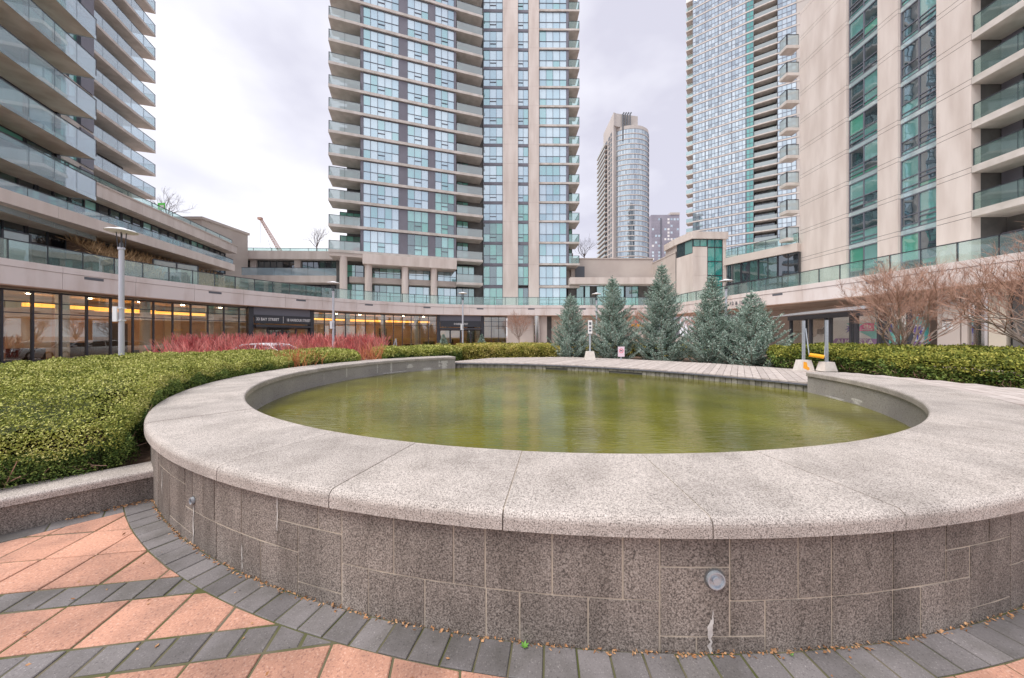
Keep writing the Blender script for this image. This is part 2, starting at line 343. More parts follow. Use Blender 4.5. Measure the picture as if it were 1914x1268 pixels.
def np_mesh(name, V, Fq, mt):
    """big mesh from numpy arrays (quads or tris)"""
    me = bpy.data.meshes.new(name); k = Fq.shape[1]
    me.vertices.add(len(V)); me.vertices.foreach_set('co', V.astype(np.float32).ravel())
    me.loops.add(Fq.size); me.loops.foreach_set('vertex_index', Fq.astype(np.int32).ravel())
    me.polygons.add(len(Fq)); me.polygons.foreach_set('loop_start', np.arange(0, Fq.size, k, dtype=np.int32))
    me.materials.append(M[mt] if isinstance(mt, str) else mt); me.update(calc_edges=True); me.validate(); return me
def px(x, y, Z):
    """world point at depth Z seen at photograph pixel (x, y)"""
    return ((x-957)/F_PX*Z, Z, EYE-(y-HZ)/F_PX*Z)
def text(body, size, loc, rx, rz, mt, parent, name='lettering', ext=.004, align='CENTER', sx=1):
    cu = bpy.data.curves.new('t', 'FONT'); cu.body = body; cu.size = size; cu.extrude = ext; cu.align_x = align; cu.align_y = 'CENTER'; cu.space_character = 1.05; cu.offset = size*.018
    t = bpy.data.objects.new('t', cu); COL.objects.link(t); bpy.context.view_layer.update()
    me = bpy.data.meshes.new_from_object(t.evaluated_get(bpy.context.evaluated_depsgraph_get()))
    bpy.data.objects.remove(t); bpy.data.curves.remove(cu); me.materials.clear(); me.materials.append(M[mt])
    o = ob(name, me, parent, loc); o.rotation_euler = (rx, 0, rz); o.scale = (sx, 1, 1); return o
def leaves(P, Nn, size, aspect=.35, spread=.8, up=0.):
    """rhombic leaves at points P leaning along normals Nn"""
    n = len(P); d = Nn*(1-spread*.5)+RNG.normal(size=(n,3))*spread; d[:,2] += up; d /= np.linalg.norm(d,axis=1)[:,None]+1e-9
    w = np.cross(d, RNG.normal(size=(n,3))); w /= np.linalg.norm(w,axis=1)[:,None]+1e-9
    L_ = (size if np.ndim(size) else np.full(n,size))*RNG.uniform(.65,1.3,n); hw = L_*aspect
    V = np.empty((n,4,3)); V[:,0] = P; V[:,1] = P+d*(L_*.5)[:,None]+w*hw[:,None]; V[:,2] = P+d*L_[:,None]; V[:,3] = P+d*(L_*.5)[:,None]-w*hw[:,None]
    return V.reshape(-1,3), np.arange(4*n).reshape(n,4)
class Fr:
    """facade frame: u runs left to right seen from outside; local -y is outward"""
    def __init__(s, a, b):
        s.o = Vector((a[0],a[1],0)); d = Vector((b[0]-a[0],b[1]-a[1],0)); s.len = d.length; s.u = d.normalized(); s.v = Vector((-s.u.y,s.u.x,0)); s.rz = math.atan2(s.u.y,s.u.x)
    def P(s, u, y=0, z=0): return s.o+s.u*u+s.v*y+Vector((0,0,z))
    def ux(s, x):
        """u where the camera ray at pixel column x meets the facade line"""
        k = (x-957)/F_PX
        return (k*s.o.y-s.o.x)/(s.u.x-k*s.u.y)
    def box(s, name, u0, u1, y0, y1, z0, z1, mt, parent):
        me = cached(('box', name, round(u1-u0,3), round(y1-y0,3), round(z1-z0,3), mt), lambda: MB().box(0,u1-u0,0,y1-y0,0,z1-z0).mesh(name, mt))
        return ob(name, me, parent, s.P(u0,y0,z0), s.rz)
BUDGET = {}
def far_window(fr, gl, F, u0, u1, z0, z1, cols=2, y=0, bar=.1):
    """window of a far building, added to that building's joined frame and pane meshes"""
    def bx(b, a0, a1, y0, y1, c0, c1):
        P = [F.P(u, yy, z) for z in (c0, c1) for u, yy in ((a0,y0),(a1,y0),(a1,y1),(a0,y1))]
        b.add(P, [(0,3,2,1),(4,5,6,7),(0,1,5,4),(1,2,6,5),(2,3,7,6),(3,0,4,7)])
    w = (u1-u0)/cols
    for k in range(cols): bx(gl, u0+k*w+.01, u0+(k+1)*w-.01, y, y+.03, z0, z1)
    for k in range(cols+1): bx(fr, u0+k*w-bar/2, u0+k*w+bar/2, y-.08, y+.05, z0, z1)
    bx(fr, u0, u1, y-.07, y+.04, z1-bar, z1)
def window(parent, F, u0, u1, z0, z1, cols=2, rows=(0,.47,1), glass='glassB', frame='framegrey', y=0, opener=None, bar=.05, limit=290):
    """a window of the building: frame with a pane per opening as sub-parts"""
    w, h = u1-u0, z1-z0
    cf = [k/cols for k in range(cols+1)] if isinstance(cols, int) else list(cols)
    key = ('win', round(w,2), round(h,2), tuple(cf), tuple(rows), frame, opener, bar)
    def mk():
        b = MB(); D0, D1 = -.06, .05
        for i, c in enumerate(cf):
            hb = bar/2; x = c*w; x0, x1 = (0, bar) if i == 0 else (w-bar, w) if i == len(cf)-1 else (x-hb, x+hb)
            b.box(x0, x1, D0, D1, 0, h)
        for i, r in enumerate(rows):
            z = r*h; a0, a1 = (0, bar) if i == 0 else (h-bar, h) if i == len(rows)-1 else (z-bar/2, z+bar/2)
            b.box(bar, w-bar, D0+.006, D1-.006, a0+.001, a1-.001)
        if opener:
            c, zf = opener; b.box(cf[c]*w+bar/2, cf[c+1]*w-bar/2, D0-.01, D1-.01, zf*h-.04, zf*h+.04)
        return b.mesh('window', frame)
    o = ob('window', cached(key, mk), parent, F.P(u0, y, z0), F.rz)
    n = BUDGET.get(parent.name, 0); cells = [(a, b) for a in range(len(cf)-1) for b in range(len(rows)-1)]
    if n+len(cells) <= limit:
        BUDGET[parent.name] = n+len(cells)
        for a, b in cells:
            pw = (cf[a+1]-cf[a])*w; ph = (rows[b+1]-rows[b])*h
            me = cached(('pane', round(pw,3), round(ph,3), glass), lambda: MB().box(0,pw,0,.02,0,ph).mesh('pane', glass))
            sub('pane', me, o, (cf[a]*w, 0, rows[b]*h))
    else:
        def mkp():
            q = MB()
            for a, b in cells: q.box(cf[a]*w+.004, cf[a+1]*w-.004, 0, .02, rows[b]*h+.004, rows[b+1]*h-.004)
            return q.mesh('pane', glass)
        stuff(sub('pane', cached(key+('p', glass), mkp), o))
    return o
def guard(parent, F, u0, u1, z, h=1.05, y=0., glass='guard', panel=1.5, post=True, below=0., railm='frame'):
    """balcony guard: glass panels, posts and a top rail"""
    n = max(1, round((u1-u0)/panel)); w = (u1-u0)/n
    for k in range(n):
        me = cached(('gp', round(w,3), round(h+below,3), glass), lambda: MB().box(.02,w-.02,-.008,.008,0,h+below).mesh('guard_panel', glass))
        ob('guard_panel', me, parent, F.P(u0+k*w, y, z-below), F.rz)
    def mk():
        b = MB().box(0,u1-u0,-.03,.03,h,h+.045)
        if post:
            for k in range(n+1): b.box(k*w-.025,k*w+.025,.01,.06,0,h)
        return b.mesh('guard_rail', railm)
    ob('guard_rail', cached(('gr', round(u1-u0,3), n, round(h,3), post, railm), mk), parent, F.P(u0, y, z), F.rz)

# ================================================================== SETTING: ground
PC = Vector((.986, 8.89)); RO, RI, RW = 7.25, 6.34, 7.215      # pool centre; coping outer, inner and wall radius
COPE, WATER, DECK = .704, .2, .43
CC = (.3, 16.7)                                                # centre of the round court
ground = structure(MB().box(-900, 900, -300, 1500, -1.2, -.24).build('ground', 'asphalt'))
b = MB(); n = 96
drive = structure(MB().prism([(CC[0]+31*math.cos(2*pi*k/n), CC[1]+31*math.sin(2*pi*k/n)) for k in range(n)], -.3, -.2).build('driveway', 'asphalt'))
# plaza: paving bed (joint colour) under the separate pavers
plaza = structure(MB().prism([(-9,-6),(9,-6),(9,3.2),(5,3.2),(-3.4,3.4),(-9,-2.2)], -.25, -.006).build('plaza_paving', 'moss'))
A0 = R(8.9); e1 = Vector((math.cos(A0), math.sin(A0))); e2 = Vector((-math.sin(A0), math.cos(A0)))
K0 = Vector((-3.52, 3.26)); KD = Vector((-.7071, -.7071)); KN = Vector((.7071, -.7071))   # planter kerb line, its normal to the plaza
def clip(poly, c, nrm, lim):
    """keep the half plane (p-c).nrm >= lim"""
    out = []
    for i in range(len(poly)):
        p, q = poly[i], poly[(i+1) % len(poly)]; dp, dq = (p-c).dot(nrm)-lim, (q-c).dot(nrm)-lim
        if dp >= 0: out.append(p)
        if dp*dq < 0: out.append(p+(q-p)*(dp/(dp-dq)))
    return out
def paver(poly, mt, name, top=0., jit=.0035, parent=plaza):
    c = sum(poly, Vector((0,0)))/len(poly); z = top+random.uniform(-jit, jit); tx, ty = random.uniform(-.004,.004), random.uniform(-.004,.004)
    n = len(poly); inn = [c+(p-c)*(1-.006/max(.03,(p-c).length)) for p in poly]
    vs = [(p.x,p.y,-.05) for p in poly]+[(p.x,p.y,z-.004+tx*(p.x-c.x)) for p in poly]+[(p.x,p.y,z+tx*(p.x-c.x)+ty*(p.y-c.y)) for p in inn]
    fs = [(i,(i+1)%n,n+(i+1)%n,n+i) for i in range(n)]+[(n+i,n+(i+1)%n,2*n+(i+1)%n,2*n+i) for i in range(n)]+[list(range(2*n,3*n))]
    return vs, fs, c
cells = []
def addcells(t0, t1, ds, mt, name):
    s0 = -.984-ds*60
    for k in range(120):
        a, b2 = s0+k*ds, s0+(k+1)*ds; g = .006+random.uniform(-.0015,.0025)
        poly = [e1*(a+g)+e2*(t0+g), e1*(b2-g)+e2*(t0+g), e1*(b2-g)+e2*(t1-g), e1*(a+g)+e2*(t1-g)]
        c = sum(poly, Vector((0,0)))/4
        if not (-8 < c.x < 7 and -2.2 < c.y < 4): continue
        dr = (c-PC).normalized(); poly = clip(poly, PC, dr, 7.408)
        if len(poly) > 2: poly = clip(poly, K0, KN, .178)
        if len(poly) < 3: continue
        ar = abs(sum(poly[i].x*poly[(i+1)%len(poly)].y-poly[(i+1)%len(poly)].x*poly[i].y for i in range(len(poly))))/2
        if ar < .0012: continue
        cells.append((poly, mt, name))
for r in range(-9, 1):
    tb = 2.521+r*.498
    addcells(tb-.172, tb, .164, 'charcoal', 'paving_brick'); addcells(tb-.498, tb-.172, .328, 'salmon', 'paving_tile')
for r in range(4): addcells(2.521+r*.345, 2.521+(r+1)*.345, .328, 'salmon', 'paving_tile')
nb = int(7.4*2*pi/.168)
for k in range(nb):                                            # soldier course round the pool wall
    a0, a1 = 2*pi*k/nb+.0007, 2*pi*(k+1)/nb-.0007
    p = lambda r, a: PC+Vector((math.sin(a), -math.cos(a)))*r
    poly = [p(7.222,a0), p(7.222,a1), p(7.402,a1), p(7.402,a0)]
    poly = clip(poly, K0, KN, .0)
    am = ((a0+a1)/2+pi) % (2*pi)-pi
    if len(poly) > 2 and -1.15 < am < 1.1: cells.append((poly, 'charcoal', 'paving_brick'))
for k in range(22):                                            # edging along the planter kerb
    a0, a1 = k*.3+.004, (k+1)*.3-.004
    poly = [K0+KD*a0+KN*.006, K0+KD*a0+KN*.172, K0+KD*a1+KN*.172, K0+KD*a1+KN*.006]
    cpt = sum(poly, Vector((0,0)))/4; poly = clip(poly, PC, (cpt-PC).normalized(), 7.408)
    if len(poly) > 2: cells.append((poly, 'charcoal', 'paving_brick'))
def visible(c):
    return c.y > .3 and abs(c.x)/c.y < 1.62 and EYE/c.y*F_PX+HZ < 1330
for nm, mt in (('paving_brick','charcoal'), ('paving_tile','salmon')):
    L_ = sorted([c for c in cells if c[2] == nm], key=lambda c: (not visible(sum(c[0], Vector((0,0)))/len(c[0])), (sum(c[0], Vector((0,0)))/len(c[0])).length))
    rest = MB()
    for i, (poly, _, _) in enumerate(L_):
        vs, fs, c = paver(poly, mt, nm)
        if i < 295:
            me = bpy.data.meshes.new(nm); me.from_pydata([(x-c.x,y-c.y,z) for x,y,z in vs], [], fs); me.materials.append(M[mt])
            sub(nm, me, plaza, (c.x, c.y, 0))
        else: rest.add(vs, fs)
    if rest.v: stuff(rest.build(nm, mt, plaza))
# dry leaf litter in the angle of pool wall and paving, and a small weed
P = []; 
for _ in range(1500):
    a = random.uniform(-1.05, .95); r = RW+abs(random.gauss(0,.012))+.004
    P.append((PC.x+math.sin(a)*r, PC.y-math.cos(a)*r, random.uniform(.001,.008)))
for _ in range(160):
    a = random.uniform(0, .5); P.append((K0.x-.707*a+random.gauss(0,.03)+.02, K0.y-.707*a-.02+random.gauss(0,.02), .006))
for _ in range(110): P.append((random.uniform(-4,2), random.uniform(1.3,3), .006))
P = np.array([p for p in P if (Vector(p[:2])-PC).length > RW+.002])
V, Fq = leaves(P, np.tile([0,0,.1], (len(P),1)), .022, .3, .8); V[:,2] = np.clip(V[:,2], .003, .02)
tag(stuff(ob('leaf_litter', np_mesh('leaf_litter', V, Fq, 'litter'))), 'dry brown leaf litter along the foot of the pool wall', 'leaf litter')
for wx, wy, nl, sc in ((982,1196,6,.02), (1474,1221,4,.012)):
    Z = EYE*F_PX/(wy-HZ); q = Vector(((wx-957)/F_PX*Z, Z))
    q = PC+(q-PC).normalized()*(RW+.03)
    b = MB()
    for k in range(nl):
        a = 2*pi*k/nl+.3; d = Vector((math.cos(a), math.sin(a), .55)); s_ = Vector((-math.sin(a), math.cos(a), 0)); o_ = Vector((q.x,q.y,.004))
        b.add([o_, o_+d*sc*.6+s_*sc*.3, o_+d*sc*1.2, o_+d*sc*.6-s_*sc*.3], [(0,1,2,3)])
    tag(b.build('weed', 'weed'), 'tiny green weed sprouting at the foot of the pool wall' if nl == 6 else 'smallest green weed below the capped drain pipe', 'weed')

# ================================================================== POOL
pool = thing('fountain_pool', 'round raised granite pool with wide coping and olive water', 'pool', (PC.x, PC.y, 0))
def arcbox(r0, r1, a0, a1, z0, z1, seg=3, bull=0., bull_in=0.):
    """curved block between two radii; optional rounded outer / inner top edge"""
    prof = [(r0, z0), (r1, z0)]
    if bull:
        for k in range(6):
            t = pi/2*k/5; prof.append((r1-bull+bull*math.cos(t), z1-bull+bull*math.sin(t)))
    else: prof.append((r1, z1))
    if bull_in:
        for k in range(4):
            t = pi/2+pi/2*k/3; prof.append((r0+bull_in+bull_in*math.cos(t), z1-bull_in+bull_in*math.sin(t)))
    else: prof.append((r0, z1))
    n = len(prof); vs = []
    for i in range(seg+1):
        a = a0+(a1-a0)*i/seg
        vs += [(math.sin(a)*r, -math.cos(a)*r, z) for r, z in prof]
    fs = [(i*n+k, i*n+(k+1)%n, (i+1)*n+(k+1)%n, (i+1)*n+k) for i in range(seg) for k in range(n)]
    fs += [list(range(n))[::-1], [seg*n+k for k in range(n)]]
    return vs, fs
def arc_obj(name, mt, parent, *a, smooth=False, **k):
    vs, fs = arcbox(*a, **k); o = MB().add(vs, fs).build(name, mt, parent, loc=(PC.x,PC.y,0)); return o
# the wall is open where the deck bites into the circle
AL, AR = R(-147.5), R(84)                                       # from rear left, round the front, to rear right
arc_obj('wall_core', 'grout', pool, RI+.06, RW-.0012, AL, AR, -.1, COPE-.1, seg=90)
arc_obj('inner_face', 'granite_in', pool, RI+.035, RI+.062, AL, AR, -.3, COPE-.095, seg=90)
pitch = R(360/44); k0 = math.floor(AL/pitch)
cuts = [AL]+[k*pitch for k in range(k0+1, 60) if AL+.02 < k*pitch < AR-.02]+[AR]
for a0, a1 in zip(cuts, cuts[1:]):
    dz = random.uniform(-.0012,.0012)
    o = arc_obj('coping_stone', 'granite', pool, RI, RO+.015, a0+.0005, a1-.0005, COPE-.1, COPE+dz, seg=6, bull=.045, bull_in=.03)
    for p_ in o.data.polygons: p_.use_smooth = False
joint = arc_obj('coping_joint', 'grout', pool, RI+.02, RO-.012, AL+.002, AR-.002, COPE-.09, COPE-.006, seg=90)
def wall_ang(x):
    """angle on the pool wall seen at pixel column x"""
    k = (x-957)/F_PX; d = Vector((k,1)); A = d.dot(d); B = -2*d.dot(PC); C = PC.dot(PC)-RW*RW
    t = (-B-math.sqrt(max(0,B*B-4*A*C)))/(2*A); q = d*t-PC; return math.atan2(q.x, -q.y)
H0, H1, H2, H3, H4 = -.02, .08, .26, .43, .602
ST = []
def row(xs, z0, z1): ST.extend([(a, b_, z0, z1) for a, b_ in zip(xs, xs[1:])])
row([639,735.7,847.6,906.6,1032,1163.8,1233], H2, H4); row([639,688.8,793.6,908.4,971,1099,1232.5], H0, H2)
row([1233,1364], H3, H4); row([1233,1364], H1, H3); row([1233,1301.6,1430], H0, H1)
row([1364,1491.8,1554.4,1668.9,1768], H2, H4); row([1364,1430], H1, H2); row([1430,1555,1669,1720.6,1814], H0, H2)
row([1768,1848,1888], H3, H4); row([1768,1812], H2, H3); row([1813,1888], H1, H3); row([1814,1888], H0, H1)
row([519,594.6,638.5], H3, H4); row([557,638.5], H1, H3); row([519,557], H2, H3); row([557,638.5], H0, H1)
row([346,360,380,401,451.4,519], H2, H4); row([362,404.6,453,487.4,557], H0, H2); row([317,346], H3, H4); row([317,346], H1, H3); row([346,362], H1, H2); row([317,362], H0, H1)
stones = [(wall_ang(a), wall_ang(b_), z0, z1) for a, b_, z0, z1 in ST]
a = wall_ang(317)                                               # round the left towards the planter
for i, w in enumerate((.055,.05,.07,.06)):
    stones += [(a-w, a, H2 if i % 2 else H3, H4), (a-w, a, H0, H2 if i % 2 else H3)]; a -= w
a = wall_ang(1888)
for i in range(14):
    w = (.05,.07,.045,.06)[i%4]
    stones += [(a, a+w, (H2,H3,H2,H2)[i%4], H4), (a, a+w*.45, H0, (H2,H3,H2,H2)[i%4]), (a+w*.45, a+w, H0, (H2,H3,H2,H2)[i%4])]; a += w
g = .0095
hole1, hole2 = wall_ang(1335), wall_ang(362.6)
for a0, a1, z0, z1 in stones:
    r1 = RW+random.uniform(.0005,.0025); ga = g/2/RW
    arc_obj('wall_stone', 'granite_wall', pool, RW-.02, r1, a0+ga, a1-ga, z0+(g/2 if z0 > 0 else 0), z1-g/2 if z1 < .6 else z1, seg=max(2, int((a1-a0)*30)))
# white mineral runs on the wall (thin crusts with their own outline)
def deposit(x, z0, z1, w, seed):
    random.seed(seed); b = MB(); a = wall_ang(x); n = 9; L_, R_ = [], []
    for i in range(n+1):
        z = z0+(z1-z0)*i/n; ww = w*(.35+.65*random.random())*(1 if i not in (0,n) else .25); sh = random.uniform(-.3,.3)*w
        for s_, lst in ((-1,L_),(1,R_)):
            q = a+(sh+s_*ww/2)/RW; lst.append((math.sin(q)*(RW+.0042), -math.cos(q)*(RW+.0042), z))
    vs = L_+R_; b.add(vs, [(i, n+1+i, n+2+i, i+1) for i in range(n)]); o = b.build('mineral_stain', 'white_deposit', pool, loc=(PC.x,PC.y,0))
    o['label'] = 'white mineral run down the dark stones'
def inner_deposit(ang, z0, z1, w, seed):
    random.seed(seed); n = 8; A_, B_ = [], []; rr = RI+.0335
    for i in range(n+1):
        z = z0+(z1-z0)*i/n; ww = w*(.3+.7*random.random())
        for s_, lst in ((-1,A_),(1,B_)): q = R(ang)+s_*ww/2/rr; lst.append((math.sin(q)*rr, -math.cos(q)*rr, z))
    o = MB().add(A_+B_, [(i, n+1+i, n+2+i, i+1) for i in range(n)]).build('mineral_stain', 'white_deposit', pool, loc=(PC.x,PC.y,0)); o['label'] = 'white lime patch on the inner pool face'
for i, (an, z0, z1, w) in enumerate(((-143,.22,.55,.35),(-141,.3,.6,.12),(-136,.2,.3,.6),(-129,.35,.5,.4),(-123,.2,.26,1.2),(-121.5,.25,.6,.1),(-116,.28,.6,.05),(-104,.3,.6,.06),(-95,.3,.6,.05),(70,.22,.32,.4),(76,.2,.24,.8))): inner_deposit(an, z0, z1, w, 60+i)
for x, z0, z1, w, sd in ((1327,.0,.17,.028,3),(362.6,.0,.31,.020,4),(453.5,.02,.2,.010,5),(519,.36,.59,.014,6),(304,.2,.42,.03,8),(1331,.12,.22,.012,12)): deposit(x, z0, z1, w, sd)
random.seed(21)
# drain pipes: a capped grey pipe and an open one
def pipe(ang, z, r, capped):
    d = Vector((math.sin(ang), -math.cos(ang), 0)); o_ = Vector((PC.x,PC.y,z))
    t = Vector((-d.y, d.x, 0)); up = Vector((0,0,1)); n = 20
    def ring(rr, dist): return [o_+d*dist+(t*math.cos(2*pi*k/n)+up*math.sin(2*pi*k/n))*rr for k in range(n)]
    b = MB(); b.add(ring(r*1.22, RW+.004)+[o_+d*(RW+.0042)], [(k,(k+1)%n,n) for k in range(n)]); o1 = b.build('pipe_hole', 'darkwall', pool)
    b = MB(); vs = ring(r, RW-.01)+ring(r, RW+.022)+ring(r*.86, RW+.022)+ring(r*.86, RW+.012)
    fs = [(i*n+k, i*n+(k+1)%n, (i+1)*n+(k+1)%n, (i+1)*n+k) for i in range(3) for k in range(n)]
    if capped: fs.append([3*n+k for k in range(n)])
    b.add(vs, fs); p_ = b.build('drain_pipe', 'galv', pool)
    if capped:
        c = MB().add(ring(r*.42, RW+.0125)+ring(r*.42, RW+.024), [(k,(k+1)%n,n+(k+1)%n,n+k) for k in range(n)]+[[n+k for k in range(n)]]); c.build('plug', 'galv', pool)
pipe(hole1, .375, .044, True); pipe(hole2, .345, .026, False)
wat = structure(MB().prism([(PC.x+(RI+.05)*math.cos(2*pi*k/120), PC.y+(RI+.05)*math.sin(2*pi*k/120)) for k in range(120)], -.3, WATER).build('water', 'water'))

# ------------------------------------------------------------------ planter kerb, beds, deck
kerb = thing('planter_kerb', 'low granite planter wall meeting the pool on its left', 'wall', (K0.x, K0.y, 0))
FK = Fr((K0+KD*6.5)[:], (K0-KD*.3)[:])                            # left to right, outward = plaza side
lens = [0,1.25,2.3,3.1,4.05,4.82,5.6,6.7]
for u0, u1 in zip(lens, lens[1:]): FK.box('wall_stone', u0+.005, u1-.005, 0, .2, -.02, .225, 'granite_wall', kerb)
FK.box('mortar', 0, 6.69, .006, .19, -.02, .222, 'grout', kerb)
lens = [0,1.9,3.6,5.1,6.75]
for u0, u1 in zip(lens, lens[1:]):
    w = u1-u0-.004; b = MB(); prof = [(.30,.225),(-.03,.225)]+[(-.03+.03-.03*math.cos(t), .265+.03*math.sin(t)) for t in [pi/2*k/4 for k in range(5)]]+[(.30,.295)]
    n = len(prof); b.add([(0,y,z) for y,z in prof]+[(w,y,z) for y,z in prof], [(i,(i+1)%n,n+(i+1)%n,n+i) for i in range(n)]+[list(range(n))[::-1],list(range(n,2*n))])
    b.build('coping_stone', 'granite', kerb, loc=FK.P(u0+.002,0,0), rz=FK.rz)
def circ(r, a): return (PC.x+math.sin(R(a))*r, PC.y-math.cos(R(a))*r)
# planting bed around the pool: outer edge + the pool wall as inner edge
bed_out = [(K0+KD*6.5+KN*-.15)[:], (-9.2,.2), (-11,4), (-13.2,9), (-12.8,13), (-10.5,16.5), (-7.5,20), (-3,25), (3,26.5), (9,24.5), (14,20.5), (18,15), (18.5,9), (14,3.5), (9.5,1.5)]
bed_in = [circ(RW-.05, a) for a in range(52, 85, 4)]
bed_back = [(8.3,8.6),(9.94,11.7),(8.6,14.0),(5.5,16.9),(2.8,18.35),(-2.5,17.4),(-2.9,15.4)]
bed_left = [circ(RW-.05, a) for a in range(-146, -38, 4)]
structure(MB().prism(bed_out+bed_in+bed_back+bed_left, -.3, .25).build('planting_bed', 'mulch'))
# boardwalk deck along the back of the pool
deck = thing('boardwalk', 'weathered timber boardwalk along the far side of the pool', 'boardwalk', (3, 13, 0))
DD = Vector((.566,.824)).normalized(); DP = Vector((DD.y,-DD.x))   # along a board, across the boards
DC, DR = Vector((-3,3)), 11.66
front = []
back = [Vector(p) for p in ((-3.4,17.2),(-2.5,17.35),(2.8,18.4),(5.5,16.95),(8.6,14.05),(9.97,11.7),(10.2,9.8))]
def ray_poly(o, d):
    best = None
    for p, q in zip(back, back[1:]):
        e_ = q-p; det = d.x*(-e_.y)+e_.x*d.y
        if abs(det) < 1e-9: continue
        r = p-o; t = (r.x*(-e_.y)+e_.x*r.y)/det; s_ = (d.x*r.y-d.y*r.x)/det
        if -.001 <= s_ <= 1.001 and t > 0 and (best is None or t > best): best = t
    return best
pit = .183; org = Vector((2.5,11.5))
def front_t(o):
    r = o-DC; B = r.dot(DD); C = r.dot(r)-DR*DR; return -B+math.sqrt(max(0,B*B-C))
for k in range(-60, 60):
    rows_ = []
    for w in (k*pit+.005, (k+1)*pit-.005):
        o = org+DP*w-DD*12; r = o-DC
        if abs(r.dot(DP)) >= DR: rows_ = []; break
        tf = front_t(o); tb = ray_poly(o, DD)
        if tb is None or tb < tf+.15: rows_ = []; break
        rows_.append((o+DD*tf, o+DD*tb))
    if len(rows_) < 2: continue
    poly = [rows_[0][0], rows_[1][0], rows_[1][1], rows_[0][1]]
    c = sum(poly, Vector((0,0)))/4
    if rows_[0][0].x < -3.2 or rows_[0][0].x > 8.2: continue
    # butt against the pool wall ends
    zt = DECK+random.uniform(-.003,.003)
    me = MB().prism([(p.x-c.x,p.y-c.y) for p in poly], DECK-.035, zt).mesh('board','wood'); sub('board', me, deck, (c.x-3, c.y-13, 0))
# skirt with tiles under the front edge, two dark openings
def dpt(a, r=DR): return Vector((DC.x+r*math.cos(a), DC.y+r*math.sin(a)))
a_l, a_r = math.atan2(14.4-3, -2.6+3), math.atan2(8.0-3, 7.6+3)
open_ = [(1021,1062),(1136,1200)]
def dang(x):
    k = (x-957)/F_PX; d = Vector((k,1)); A = d.dot(d); B = -2*d.dot(DC); C = DC.dot(DC)-DR*DR; t = (-B+math.sqrt(B*B-4*A*C))/(2*A); q = d*t-DC; return math.atan2(q.y,q.x)
ntile = 84
b = MB(); nseg = 60
for i in range(nseg):
    a0, a1 = a_l+(a_r-a_l)*i/nseg, a_l+(a_r-a_l)*(i+1)/nseg
    p = [dpt(a0,DR+.07),dpt(a1,DR+.07),dpt(a1,DR+.5),dpt(a0,DR+.5)]; b.prism([q[:] for q in p], -.3, DECK-.04)
b.build('skirt_wall', 'darkwall', deck)
b = MB()
for i in range(nseg):
    a0, a1 = a_l+(a_r-a_l)*i/nseg, a_l+(a_r-a_l)*(i+1)/nseg
    p = [dpt(a0,DR-.02),dpt(a1,DR-.02),dpt(a1,DR+.02),dpt(a0,DR+.02)]; b.prism([q[:] for q in p], DECK-.075, DECK-.037)
b.build('edge_trim', 'framegrey', deck)
ops = [(dang(x1), dang(x0)) for x0, x1 in open_]
for i in range(ntile):
    a0, a1 = a_l+(a_r-a_l)*(i+.04)/ntile, a_l+(a_r-a_l)*(i+.96)/ntile; am = (a0+a1)/2
    zlo = DECK-.16 if any(o0 < am < o1 for o0, o1 in ops) else -.1
    p = [dpt(a0,DR+.035),dpt(a1,DR+.035),dpt(a1,DR+.07),dpt(a0,DR+.07)]; c = dpt(am)
    sub('skirt_tile', MB().prism([(q.x-c.x,q.y-c.y) for q in p], zlo, DECK-.076).mesh('skirt_tile','skirt'), deck, (c.x-3, c.y-13, 0))
# boarded ledge level with the coping on the right
ledge = thing('timber_ledge', 'flat boarded ledge level with the coping at the right', 'ledge', (8.2, 6, 0))
for k in range(7):
    r0 = RO+.025+k*.19
    vs, fs = arcbox(r0, r0+.18, R(52), R(max(60, 83.5-k*3)), COPE-.3 if k == 6 else COPE-.06, COPE-.012, seg=12)
    MB().add(vs, fs).build('board', 'wood', ledge, loc=(PC.x,PC.y,0))
vs, fs = arcbox(RO-.01, RO+1.3, R(52), R(70), .2, COPE-.062, seg=10); MB().add(vs, fs).build('plinth', 'granite_in', ledge, loc=(PC.x,PC.y,0))

# ================================================================== PODIUM round the court
PATH = [(CC[0]+26.1*math.cos(R(a)), CC[1]+26.1*math.sin(R(a))) for a in np.arange(204, 91.9, -1.0)]
PATH += [(2.5,42.82),(8,42.85),(14,42.88),(20.2,42.9),(20.25,38.7),(21.0,34.5),(21.7,30.5),(22.6,25.9),(23.3,20.3),(24.0,15.8),(24.7,10.5),(25.3,5)]
PATH = [Vector(p) for p in PATH]
CUM = [0]
for p, q in zip(PATH, PATH[1:]): CUM.append(CUM[-1]+(q-p).length)
def pat(s):
    s = max(0, min(CUM[-1]-1e-6, s)); i = next(k for k in range(len(CUM)-1) if CUM[k+1] > s)
    t = (s-CUM[i])/(CUM[i+1]-CUM[i]); p = PATH[i].lerp(PATH[i+1], t); d = (PATH[i+1]-PATH[i]).normalized()
    return p, Vector((d.y,-d.x))
def strip(s0, s1, d0, d1, z0, z1, step=.9):
    """curved box following the podium edge; d outward (to the court) from the edge line"""
    n = max(1, math.ceil((s1-s0)/step)); vs = []
    cuts = sorted(set([s0, s1]+[c for c in CUM if s0+.01 < c < s1-.01])) if s1-s0 > 3 else [s0+(s1-s0)*i/n for i in range(n+1)]
    for s_ in cuts:
        p, nn = pat(s_)
        vs += [(p.x+nn.x*d, p.y+nn.y*d, z) for d, z in ((d0,z0),(d1,z0),(d1,z1),(d0,z1))]
    m_ = len(cuts)-1
    fs = [(i*4+k, i*4+(k+1)%4, i*4+4+(k+1)%4, i*4+4+k) for i in range(m_) for k in range(4)]+[(0,1,2,3),(m_*4+3,m_*4+2,m_*4+1,m_*4)]
    return vs, fs
S_ARC = CUM[112]; S_END = CUM[-1]
pod = thing('podium_building', 'curved low podium with glazed lobby and pale concrete fascia', 'building', (CC[0], 43, 0))
